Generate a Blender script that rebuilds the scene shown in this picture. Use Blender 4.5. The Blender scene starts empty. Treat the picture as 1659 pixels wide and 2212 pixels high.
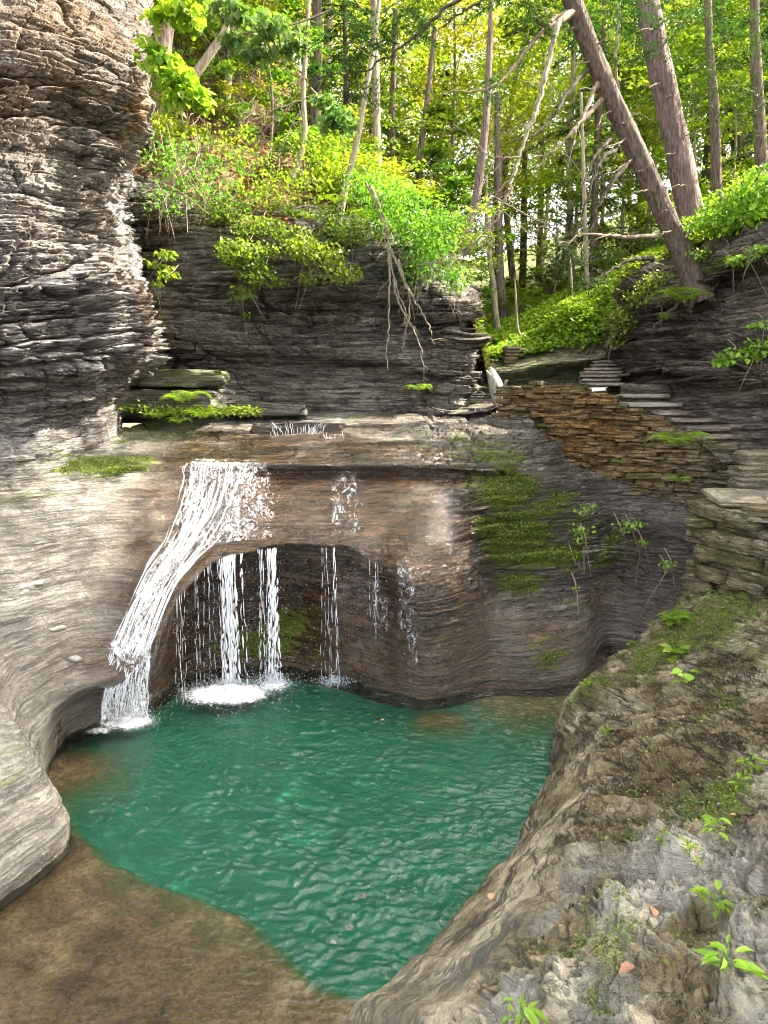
import bpy, math, random
import numpy as np
from mathutils import Vector

# ------------------------------------------------------------------ camera, sky, sun
S = bpy.context.scene
COL = S.collection
CAM_Z, PITCH, F = 4.0, math.radians(9.2), 1580.0      # eye height, downward tilt, focal length in 1659-wide pixels
cd = bpy.data.cameras.new('camera'); cam = bpy.data.objects.new('camera', cd); COL.objects.link(cam)
cam.location = (0, 0, CAM_Z); cam.rotation_euler = (math.pi/2 - PITCH, 0, 0)
cd.sensor_fit = 'VERTICAL'; cd.sensor_height = 36; cd.lens = 36*F/2212; cd.clip_end = 600; cd.clip_start = .05
S.camera = cam
SUN_EL, SUN_AZ = math.radians(44), math.radians(79)    # azimuth from +Y towards +X
w = bpy.data.worlds.new('World'); S.world = w; w.use_nodes = True
nt = w.node_tree; bg = nt.nodes['Background']
sky = nt.nodes.new('ShaderNodeTexSky'); sky.sky_type = 'NISHITA'; sky.sun_disc = False
sky.sun_elevation = SUN_EL; sky.sun_rotation = SUN_AZ; sky.air_density = 1.0; sky.dust_density = 3.0; sky.ozone_density = .6
hs_ = nt.nodes.new('ShaderNodeHueSaturation'); hs_.inputs['Saturation'].default_value = .42
tw_ = nt.nodes.new('ShaderNodeMixRGB'); tw_.blend_type = 'MULTIPLY'; tw_.inputs[0].default_value = 1; tw_.inputs[2].default_value = (1.12, 1.03, .93, 1)
nt.links.new(sky.outputs[0], hs_.inputs['Color']); nt.links.new(hs_.outputs[0], tw_.inputs[1]); nt.links.new(tw_.outputs[0], bg.inputs[0]); bg.inputs[1].default_value = 0.15
sl = bpy.data.lights.new('sun', 'SUN'); sl.energy = 3.2; sl.angle = math.radians(.53); sl.color = (1, .90, .74)
so = bpy.data.objects.new('sun', sl); COL.objects.link(so)
sd = Vector((math.sin(SUN_AZ)*math.cos(SUN_EL), math.cos(SUN_AZ)*math.cos(SUN_EL), math.sin(SUN_EL)))
so.rotation_euler = sd.to_track_quat('Z', 'Y').to_euler(); so.location = (20, 10, 30)
S.view_settings.view_transform = 'Standard'; S.view_settings.look = 'None'
S.view_settings.exposure = 3.0; S.view_settings.gamma = 1
S.render.engine = 'CYCLES'
S.cycles.max_bounces = 8; S.cycles.diffuse_bounces = 3; S.cycles.glossy_bounces = 3; S.cycles.transmission_bounces = 4
S.cycles.transparent_max_bounces = 12; S.cycles.sample_clamp_indirect = 6; S.cycles.use_denoising = True; S.cycles.denoising_prefilter = 'FAST'; S.cycles.filter_width = 1.1

# ------------------------------------------------------------------ maths helpers
CP, SP = math.cos(PITCH), math.sin(PITCH)
def ray(px, py):
    v = (1106-py)/F
    return np.array([(px-829.5)/F, CP+v*SP, -SP+v*CP])
def Y(px, py, d):
    r = ray(px, py); return np.array([0, 0, CAM_Z]) + r*(d/r[1])
def Z(px, py, z=0.0):
    r = ray(px, py); return np.array([0, 0, CAM_Z]) + r*((z-CAM_Z)/r[2])
def W(x, y, z): return np.array([x, y, z], float)

def hsh(ix, iy, iz, seed=0):
    ix = np.asarray(ix).astype(np.int64); iy = np.asarray(iy).astype(np.int64); iz = np.asarray(iz).astype(np.int64)
    h = (ix*374761393 + iy*668265263 + iz*2147483647 + seed*1274126177) & 0xffffffff
    h = ((h ^ (h >> 13))*1274126177) & 0xffffffff
    h = ((h ^ (h >> 16))*2246822519) & 0xffffffff
    h = h ^ (h >> 15)
    return (h & 0xffffff)/float(0x1000000)
def vn(x, y, z, seed=0):
    x, y, z = np.broadcast_arrays(np.asarray(x, float), np.asarray(y, float), np.asarray(z, float))
    fx, fy, fz = np.floor(x), np.floor(y), np.floor(z)
    tx, ty, tz = x-fx, y-fy, z-fz
    tx = tx*tx*(3-2*tx); ty = ty*ty*(3-2*ty); tz = tz*tz*(3-2*tz)
    r = 0
    for i in (0, 1):
        for j in (0, 1):
            for k in (0, 1):
                wgt = (tx if i else 1-tx)*(ty if j else 1-ty)*(tz if k else 1-tz)
                r = r + wgt*hsh(fx+i, fy+j, fz+k, seed)
    return r*2-1
def fbm(x, y, z, oct=4, seed=0, gain=.5):
    a, s, t = 1.0, 0, 0
    for o in range(oct):
        s = s + a*vn(x*2**o, y*2**o, z*2**o, seed+o*17); t += a; a *= gain
    return s/t
def sstep(a, b, x):
    t = np.clip((x-a)/(b-a), 0, 1); return t*t*(3-2*t)

def mesh_obj(name, verts, faces, mat=None, parent=None, attrs=None, smooth=False, uvs=None):
    verts = np.ascontiguousarray(verts, dtype=np.float32); faces = np.ascontiguousarray(faces, dtype=np.int32)
    me = bpy.data.meshes.new(name); n, k = faces.shape
    me.vertices.add(len(verts)); me.vertices.foreach_set('co', verts.ravel())
    me.loops.add(n*k); me.loops.foreach_set('vertex_index', faces.ravel())
    me.polygons.add(n); me.polygons.foreach_set('loop_start', np.arange(0, n*k, k, dtype=np.int32))
    if smooth: me.polygons.foreach_set('use_smooth', np.ones(n, dtype=bool))
    me.update(calc_edges=True)
    for a, v in (attrs or {}).items():
        at = me.attributes.new(a, 'FLOAT', 'POINT'); at.data.foreach_set('value', np.ascontiguousarray(v, dtype=np.float32).ravel())
    if uvs is not None:
        uv = me.uv_layers.new(name='UVMap'); uv.data.foreach_set('uv', np.ascontiguousarray(uvs[faces.ravel()], dtype=np.float32).ravel())
    if mat: me.materials.append(mat)
    o = bpy.data.objects.new(name, me); COL.objects.link(o)
    if parent is not None: o.parent = parent
    return o
def tag(o, label=None, cat=None, group=None, kind=None):
    if label: o['label'] = label
    if cat: o['category'] = cat
    if group: o['group'] = group
    if kind: o['kind'] = kind
    return o
def thing(name, label, cat, loc=(0, 0, 0), group=None, rz=0, scale=1):
    o = bpy.data.objects.new(name, None); COL.objects.link(o); o.location = loc; o.rotation_euler = (0, 0, rz)
    o.scale = (scale,)*3; o.empty_display_size = .1
    return tag(o, label, cat, group)
def copy_tree(o, loc, rz=0, scale=1, label=None, group=None, rot=None):
    r = o.copy(); COL.objects.link(r); r.location = loc; r.rotation_euler = rot or (0, 0, rz); r.scale = (scale,)*3
    if label: r['label'] = label
    if group: r['group'] = group
    for ch in o.children:
        c = ch.copy(); COL.objects.link(c); c.parent = r
    return r

class MB:                                            # gathers shapes of one part
    def __init__(s): s.v = []; s.f = []; s.n = 0; s.a = []
    def add(s, v, f, a=0.0):
        v = np.asarray(v, float).reshape(-1, 3); f = np.asarray(f)
        s.v.append(v); s.f.append(f+s.n); s.n += len(v); s.a.append(np.full(len(v), a) if np.isscalar(a) else np.asarray(a))
    def tube(s, pts, rad, n=6, a=0.0, bark=0.0, seed=0):
        pts = np.asarray(pts, float); m = len(pts); rad = np.broadcast_to(np.asarray(rad, float), (m,))
        d = np.gradient(pts, axis=0); d /= np.linalg.norm(d, axis=1)[:, None]+1e-9
        ref = np.array([0, 0, 1.]) if abs(d[:, 2]).mean() < .8 else np.array([1., 0, 0])
        e1 = np.cross(d, ref); e1 /= np.linalg.norm(e1, axis=1)[:, None]+1e-9; e2 = np.cross(d, e1)
        th = np.arange(n)*2*math.pi/n
        R = rad[:, None]*np.ones(n)
        if bark:
            L = np.concatenate([[0], np.cumsum(np.linalg.norm(np.diff(pts, axis=0), axis=1))])[:, None]
            tt = th[None, :]+0*L
            q = fbm(np.cos(tt)*6.5, np.sin(tt)*6.5, L*2.6+0*tt, 3, seed)+.5*fbm(np.cos(tt)*15, np.sin(tt)*15, L*9+0*tt, 2, seed+5)
            R = R*(1+bark*q)+rad[:, None]*.12*fbm(np.cos(tt)*1.2, np.sin(tt)*1.2, L*1.1, 2, seed+9)
        v = pts[:, None]+R[..., None]*(np.cos(th)[None, :, None]*e1[:, None]+np.sin(th)[None, :, None]*e2[:, None])
        i = np.arange(m-1)[:, None]*n; j = np.arange(n)[None, :]; k = (j+1) % n
        f = np.stack([i+j, i+k, i+n+k, i+n+j], -1).reshape(-1, 4)
        s.add(v, f, a)
        caps = []                                    # close both ends with a fan of quads
        for b in (0, (m-1)*n):
            for q in range(1, n-1, 2):
                caps.append([b, b+q, b+q+1, b+min(q+2, n-1)])
        s.f.append(np.array([c for c in caps if len(set(c)) == 4] or [[0, 1, 2, 3]])+s.n-len(v.reshape(-1, 3)))
    def build(s, name, mat, parent=None, smooth=False):
        return mesh_obj(name, np.concatenate(s.v), np.concatenate(s.f), mat, parent, {'lv': np.concatenate(s.a)}, smooth)

def curve(pts, n):                                   # Catmull-Rom through points
    P = np.asarray(pts, float)
    if len(P) == 2: return P[0]+(P[1]-P[0])*np.linspace(0, 1, n)[:, None]
    P = np.vstack([2*P[0]-P[1], P, 2*P[-1]-P[-2]]); m = len(P)-3
    t = np.linspace(0, m-1e-6, n); i = t.astype(int); t = (t-i)[:, None]
    a, b, c, d = P[i], P[i+1], P[i+2], P[i+3]
    return .5*(2*b+(c-a)*t+(2*a-5*b+4*c-d)*t*t+(3*b-a-3*c+d)*t**3)

# ------------------------------------------------------------------ surfaces lofted through control nets
def pchip(K, V, t):                                  # monotone cubic along axis 0
    h = np.diff(K); d = np.diff(V, axis=0)/h.reshape(-1, *([1]*(V.ndim-1)))
    m = np.zeros_like(V); m[0] = d[0]; m[-1] = d[-1]
    a, b = d[:-1], d[1:]
    ok = (a*b) > 0
    m[1:-1] = np.where(ok, 2*a*b/np.where(ok, a+b, 1), 0)*.75+.25*np.where(np.abs(a+b) < 1e9, (a+b)/2, 0)
    i = np.clip(np.searchsorted(K, t, side='right')-1, 0, len(K)-2)
    sh = (-1,)+(1,)*(V.ndim-1)
    hh = h[i].reshape(sh); s = ((t-K[i])/h[i]).reshape(sh)
    return ((1+2*s)*(1-s)**2)*V[i]+s*(1-s)**2*hh*m[i]+(s*s*(3-2*s))*V[i+1]+s*s*(s-1)*hh*m[i+1]
class Net:
    def __init__(s, cols):
        s.G = np.array([[np.asarray(p, float) for p in c] for c in cols]).transpose(1, 0, 2)   # rows, cols, 3
        lr = np.linalg.norm(np.diff(s.G, axis=0), axis=2).mean(1)+.02; lc = np.linalg.norm(np.diff(s.G, axis=1), axis=2).mean(0)+.02
        s.kr = np.concatenate([[0], np.cumsum(lr)]); s.kc = np.concatenate([[0], np.cumsum(lc)])
    def at(s, r, c):                                 # r, c in index units, same-length arrays
        r = np.atleast_1d(np.asarray(r, float)); c = np.atleast_1d(np.asarray(c, float))
        tr = np.interp(r, np.arange(len(s.kr)), s.kr); tc = np.interp(c, np.arange(len(s.kc)), s.kc)
        A = pchip(s.kr, s.G, tr)                      # n, cols, 3
        return np.array([pchip(s.kc, A[i], np.array([tc[i]]))[0] for i in range(len(tr))])
    def grid(s, nr, nc, wr=None, wc=None):
        def samples(k, n, wgt):
            m = len(k)-1; wgt = np.ones(m) if wgt is None else np.asarray(wgt, float)
            L = np.diff(k)*wgt; cum = np.concatenate([[0], np.cumsum(L)])
            return np.interp(np.linspace(0, cum[-1], n), cum, k)
        tr = samples(s.kr, nr, wr); tc = samples(s.kc, nc, wc)
        A = pchip(s.kr, s.G, tr)
        P = pchip(s.kc, A.transpose(1, 0, 2), tc).transpose(1, 0, 2)
        return P, tr, tc
def normals(P, sign=1):
    n = np.cross(np.gradient(P, axis=1), np.gradient(P, axis=0)); n /= np.linalg.norm(n, axis=2)[..., None]+1e-9
    return n*sign
def gridfaces(nr, nc, flip=False):
    i = np.arange(nr-1)[:, None]*nc; j = np.arange(nc-1)[None, :]
    f = np.stack([i+j, i+nc+j, i+nc+j+1, i+j+1], -1).reshape(-1, 4)
    return f[:, ::-1] if flip else f
def strata(P, a, t=.09, bw=.7, seed=0, dip=0.0, wob=.06):
    """layered, blocky relief in -1..1: each bed sticks out by its own amount, broken along its length"""
    x, y, z = P[..., 0], P[..., 1], P[..., 2]
    zz = z+dip*a+wob*fbm(x*.5, y*.5, z*.7, 3, seed)+.35*t*vn(a*1.7, 0*a, z/t*.3, seed+3)
    out = 0
    for o, (tt, bb, g) in enumerate(((t*3.1, bw*2.4, .38), (t, bw, .36), (t*.37, bw*.45, .26))):
        q = zz/tt; q = q+.35*np.sin(q*2.1+seed)+.2*np.sin(q*5.3)
        k = np.floor(q); f = q-k
        h = hsh(k, 0*k, 0*k+o, seed+31)
        s1 = vn(a/bb+h*71, k*7.3, 0*k, seed+o)
        cell = np.floor(a/(bb*.7)+h*37+.25*vn(a*3, k, 0*k, seed+8)); c1 = hsh(cell, k, 0*k+o, seed+77)*2-1
        b = .38*s1+.34*c1+.55*(h*2-1)
        e = 1-np.abs(2*f-1)**5
        out = out+g*(b*.75-.8*(1-e))
    return out
def cells(u, v, seed):
    fu, fv = np.floor(u), np.floor(v); best = np.full(u.shape, 9.); sec = best.copy(); hb = 0*u; dz = 0*u
    for i in (-1, 0, 1):
        for j in (-1, 0, 1):
            cu, cv = fu+i, fv+j; h1 = hsh(cu, cv, 0*cu, seed); h2 = hsh(cu, cv, 0*cu+1, seed); h3 = hsh(cu, cv, 0*cu+2, seed)
            du = u-(cu+.5*h1+.25+.5*np.mod(cv, 2)-.25); dv = v-(cv+.3+.4*h2); d = np.maximum(np.abs(du)*.9, np.abs(dv))+.25*(np.abs(du)+np.abs(dv))
            m = d < best; sec = np.where(m, best, np.minimum(sec, d)); hb = np.where(m, h3, hb); dz = np.where(m, dv, dz); best = np.where(m, d, best)
    return hb, sec-best, dz
TONE = [None]
def flaky(P, a, sizes=((1.5, .42, .45), (.6, .15, .33), (.22, .055, .2)), seed=0, dip=0.0, wob=.10):
    """broken shale: beds split into slabs that stick out by different amounts"""
    x, y, z = P[..., 0], P[..., 1], P[..., 2]
    zz = z+dip*a+wob*fbm(a*.6, z*.8, 0*a, 4, seed); out = 0; TONE[0] = 0*a
    for o, (bw, t, g) in enumerate(sizes):
        u = a/bw+.35*fbm(a/bw*1.4, zz/t*.8, 0*a+o, 3, seed+o); v = zz/t+.15*fbm(a/bw*1.8, zz/t*.5, 0*a+o+5, 3, seed+o+9)
        v = v+.35*np.sin(v*1.7+seed)
        h, e, dz = cells(u, v, seed+o*13)
        bed = hsh(np.floor(v), 0*v, 0*v+o, seed+5)
        out = out+g*((.6*h+.4*bed)*2-1+.8*np.clip(dz, -.5, .5)-1.1*np.exp(-(e/.09)**2)); TONE[0] = TONE[0]+g*(hsh(np.floor(h*9999), 0*h, 0*h, 3)*1.2+.8*bed-1)
    return out
def spots(P, L):
    r = np.zeros(P.shape[:-1])
    for c, rx, rz, v in L:
        d = ((P[..., 0]-c[0])**2+(P[..., 1]-c[1])**2)/rx**2+((P[..., 2]-c[2])**2)/rz**2
        r = np.maximum(r, v*np.exp(-d))
    return r

# ------------------------------------------------------------------ materials
def newmat(name):
    m = bpy.data.materials.new(name); m.use_nodes = True; n = m.node_tree.nodes; n.clear(); return m, n, m.node_tree.links
def nd(n, t, **kw):
    o = n.new('ShaderNode'+t)
    for k, v in kw.items():
        if k in o.inputs: o.inputs[k].default_value = v
        else: setattr(o, k, v)
    return o
def mapped(n, l, scale, rot=(0, 0, 0)):
    g = nd(n, 'NewGeometry'); m = nd(n, 'Mapping'); m.inputs['Scale'].default_value = scale; m.inputs['Rotation'].default_value = rot
    l.new(g.outputs['Position'], m.inputs['Vector']); return m.outputs[0]
def noise(n, l, vec, scale, detail=6, rough=.6, dist=0.0):
    t = nd(n, 'TexNoise'); t.inputs['Scale'].default_value = scale; t.inputs['Detail'].default_value = detail
    t.inputs['Roughness'].default_value = rough; t.inputs['Distortion'].default_value = dist; l.new(vec, t.inputs['Vector']); return t.outputs[0]
def ramp(n, l, fac, stops):
    r = nd(n, 'ValToRGB'); e = r.color_ramp.elements
    while len(e) < len(stops): e.new(.5)
    for q, (p, c) in zip(e, stops): q.position = p; q.color = (c if len(c) == 4 else (*c, 1)) if not isinstance(c, (int, float)) else (c, c, c, 1)
    l.new(fac, r.inputs[0]); return r.outputs[0]
def mix(n, l, fac, a, b, mode='MIX'):
    m = nd(n, 'MixRGB'); m.blend_type = mode
    for s, v in ((0, fac), (1, a), (2, b)):
        if hasattr(v, 'is_output'): l.new(v, m.inputs[s])
        else: m.inputs[s].default_value = v if isinstance(v, (int, float)) and s == 0 else (*v, 1)
    return m.outputs[0]
def mth(n, l, op, a, b=None, c=None, clamp=False):
    m = nd(n, 'Math'); m.operation = op; m.use_clamp = clamp
    for s, v in ((0, a), (1, b), (2, c)):
        if v is None: continue
        if hasattr(v, 'is_output'): l.new(v, m.inputs[s])
        else: m.inputs[s].default_value = v
    return m.outputs[0]
def attr(n, name):
    a = nd(n, 'Attribute'); a.attribute_name = name; return a.outputs['Fac']

def rock_mat(name, dark, mid, light, warm=(.32, .22, .12), bandz=9, bump=.35, mosscol=(.15, .20, .022), wetcol=(.30, .155, .06), fine=26, rough=.85, jz=13, joint=.9):
    m, n, l = newmat(name)
    vb = mapped(n, l, (1, 1, bandz)); v1 = mapped(n, l, (1, 1, 1)); vf = mapped(n, l, (1, 1, 3.2))
    band = noise(n, l, vb, 1.5, 8, .62, .25); big = noise(n, l, v1, .55, 4, .55); fn = noise(n, l, vf, fine, 5, .7)
    speck = noise(n, l, v1, 9, 6, .7)
    c = ramp(n, l, band, [(.30, dark), (.46, mid), (.60, light), (.75, mid)])
    c = mix(n, l, ramp(n, l, big, [(.45, 0), (.72, .75)]), c, warm)
    c = mix(n, l, attr(n, 'ochre'), c, ramp(n, l, speck, [(.3, (.22, .10, .02)), (.52, (.5, .26, .06)), (.7, (.42, .34, .18))]))
    c = mix(n, l, 1.0, c, ramp(n, l, mth(n, l, 'MULTIPLY_ADD', attr(n, 'tone'), .5, .5), [(0, .42), (.5, .95), (1, 1.6)]), 'MULTIPLY')
    c = mix(n, l, .75, c, ramp(n, l, fn, [(.28, .45), (.5, 1.0), (.72, 1.35)]), 'MULTIPLY')
    c = mix(n, l, .7, c, ramp(n, l, speck, [(.3, .6), (.6, 1.2)]), 'MULTIPLY')
    # thin dark bedding joints
    j1 = mth(n, l, 'ABSOLUTE', mth(n, l, 'SUBTRACT', noise(n, l, mapped(n, l, (.40, .40, jz)), 1.3, 5, .58, .12), .5))
    j2 = mth(n, l, 'ABSOLUTE', mth(n, l, 'SUBTRACT', noise(n, l, mapped(n, l, (1, 1, jz*.55)), 4.1, 5, .6, .5), .47))
    jg = mth(n, l, 'MULTIPLY', ramp(n, l, j1, [(.003, .08), (.026, 1)]), ramp(n, l, j2, [(.002, .35), (.03, 1)]))
    c = mix(n, l, joint, c, jg, 'MULTIPLY')
    # wetness: darker and browner, glossy
    wet = mth(n, l, 'MULTIPLY', attr(n, 'wet'), ramp(n, l, noise(n, l, v1, 1.3, 5), [(.30, .55), (.5, 1)]), clamp=True)
    wc = mix(n, l, 1.0, c, wetcol, 'MULTIPLY')
    c = mix(n, l, wet, c, wc)
    mo = mth(n, l, 'MULTIPLY_ADD', noise(n, l, mapped(n, l, (.7, .7, 6)), 3.0, 10, .78), 1.9, -.48)
    mf = ramp(n, l, mth(n, l, 'ADD', mo, mth(n, l, 'MULTIPLY_ADD', attr(n, 'moss'), .50, -.27)), [(.44, 0), (.58, 1)])
    mc = mix(n, l, noise(n, l, v1, 40, 3), tuple(x*.45 for x in mosscol), tuple(min(1, x*1.9) for x in mosscol))
    c = mix(n, l, mth(n, l, 'MULTIPLY', mf, .92), c, mc)
    c = mix(n, l, attr(n, 'lime'), c, mix(n, l, speck, (.30, .27, .2), (.80, .77, .69)))
    b = nd(n, 'BsdfPrincipled'); l.new(c, b.inputs['Base Color'])
    rg = mth(n, l, 'SUBTRACT', rough, mth(n, l, 'MULTIPLY', wet, rough-.16), clamp=True)
    rg = mth(n, l, 'MAXIMUM', rg, mth(n, l, 'MULTIPLY', mf, .8)); l.new(rg, b.inputs['Roughness'])
    bsum = mth(n, l, 'ADD', mth(n, l, 'MULTIPLY', jg, .45), mth(n, l, 'ADD', mth(n, l, 'MULTIPLY', noise(n, l, mapped(n, l, (1, 1, 3)), 13, 7, .7, .4), 1.0), mth(n, l, 'MULTIPLY', noise(n, l, v1, 34, 4, .6), .5)))
    bu = nd(n, 'Bump'); bu.inputs['Strength'].default_value = min(1, bump*2); bu.inputs['Distance'].default_value = .10
    l.new(bsum, bu.inputs['Height']); l.new(bu.outputs[0], b.inputs['Normal'])
    b.inputs['Coat Roughness'].default_value = .07; b.inputs['Coat IOR'].default_value = 1.55; l.new(mth(n, l, 'MULTIPLY', wet, mth(n, l, 'SUBTRACT', 1, mf)), b.inputs['Coat Weight'])
    bc = nd(n, 'Bump'); bc.inputs['Strength'].default_value = 1; bc.inputs['Distance'].default_value = .06; l.new(mth(n, l, 'ADD', noise(n, l, mapped(n, l, (.8, .8, 4.5)), 6.5, 4, .6, .4), mth(n, l, 'MULTIPLY', noise(n, l, v1, 24, 3, .6, .3), .22)), bc.inputs['Height']); l.new(bc.outputs[0], b.inputs['Coat Normal'])
    o = nd(n, 'OutputMaterial'); l.new(b.outputs[0], o.inputs[0]); return m

def leaf_mat(name, a, b_, trans=.45, hue=.03):
    m, n, l = newmat(name)
    lv = attr(n, 'lv'); oi = nd(n, 'ObjectInfo')
    c = mix(n, l, lv, a, b_)
    hs = nd(n, 'HueSaturation'); l.new(c, hs.inputs['Color'])
    l.new(mth(n, l, 'MULTIPLY_ADD', oi.outputs['Random'], hue*2, .5-hue), hs.inputs['Hue'])
    l.new(mth(n, l, 'MULTIPLY_ADD', oi.outputs['Random'], .5, .75), hs.inputs['Value'])
    d = nd(n, 'BsdfPrincipled'); d.inputs['Roughness'].default_value = .55; l.new(hs.outputs[0], d.inputs['Base Color'])
    t = nd(n, 'BsdfTranslucent'); l.new(mix(n, l, 1.0, hs.outputs[0], (1.35, 1.3, .5), 'MULTIPLY'), t.inputs[0])
    ms = nd(n, 'MixShader'); ms.inputs[0].default_value = trans
    l.new(d.outputs[0], ms.inputs[1]); l.new(t.outputs[0], ms.inputs[2])
    o = nd(n, 'OutputMaterial'); l.new(ms.outputs[0], o.inputs[0]); return m
def simple_mat(name, a, b_, scale=12, stretch=(1, 1, 1), rough=.85, bump=.4, lvmix=0.0, c3=None):
    m, n, l = newmat(name)
    v = mapped(n, l, stretch) if not name.startswith('bark') else None
    if v is None:
        tc = nd(n, 'TexCoord'); mp = nd(n, 'Mapping'); mp.inputs['Scale'].default_value = stretch; l.new(tc.outputs['Object'], mp.inputs[0]); v = mp.outputs[0]
    f = noise(n, l, v, scale, 8, .65)
    c = ramp(n, l, f, [(.33, a), (.66, b_)])
    if c3: c = mix(n, l, ramp(n, l, noise(n, l, v, scale*.22, 5), [(.45, 0), (.65, 1)]), c, c3)
    if lvmix: c = mix(n, l, lvmix, c, ramp(n, l, attr(n, 'lv'), [(0, .35), (.5, 1.0), (1, 1.6)]), 'MULTIPLY')
    b = nd(n, 'BsdfPrincipled'); l.new(c, b.inputs['Base Color']); b.inputs['Roughness'].default_value = rough
    bu = nd(n, 'Bump'); bu.inputs['Strength'].default_value = bump; bu.inputs['Distance'].default_value = .03; l.new(f, bu.inputs['Height']); l.new(bu.outputs[0], b.inputs['Normal'])
    o = nd(n, 'OutputMaterial'); l.new(b.outputs[0], o.inputs[0]); return m

M = {}
M['cliff'] = rock_mat('grey shale', (.09, .085, .09), (.31, .295, .295), (.60, .58, .57), warm=(.36, .29, .22), bandz=6, bump=.5, fine=22, joint=.8)
M['dark_cliff'] = rock_mat('dark shale', (.035, .03, .026), (.24, .22, .195), (.54, .51, .465), warm=(.22, .18, .12), bandz=7, bump=.5, fine=18)
M['right_cliff'] = rock_mat('brown shale', (.035, .028, .024), (.165, .137, .112), (.42, .37, .32), warm=(.18, .14, .09), bandz=7, bump=.5, fine=20)
M['fall_rock'] = rock_mat('stream bedrock', (.08, .075, .068), (.26, .245, .22), (.50, .485, .46), warm=(.23, .20, .14), bandz=10, bump=.5, fine=30, jz=18, joint=.8)
M['basin_rock'] = rock_mat('basin limestone', (.05, .036, .018), (.25, .195, .10), (.68, .59, .41), warm=(.27, .20, .085), bandz=1.6, bump=.6, fine=20, jz=2.2, joint=.9)
M['litter'] = simple_mat('leaf litter', (.05, .028, .015), (.30, .16, .09), 14, (1, 1, 1.5), .9, .8, c3=(.05, .045, .02))
M['bank'] = simple_mat('forest soil', (.025, .03, .01), (.09, .10, .03), 6, rough=.95)
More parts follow.
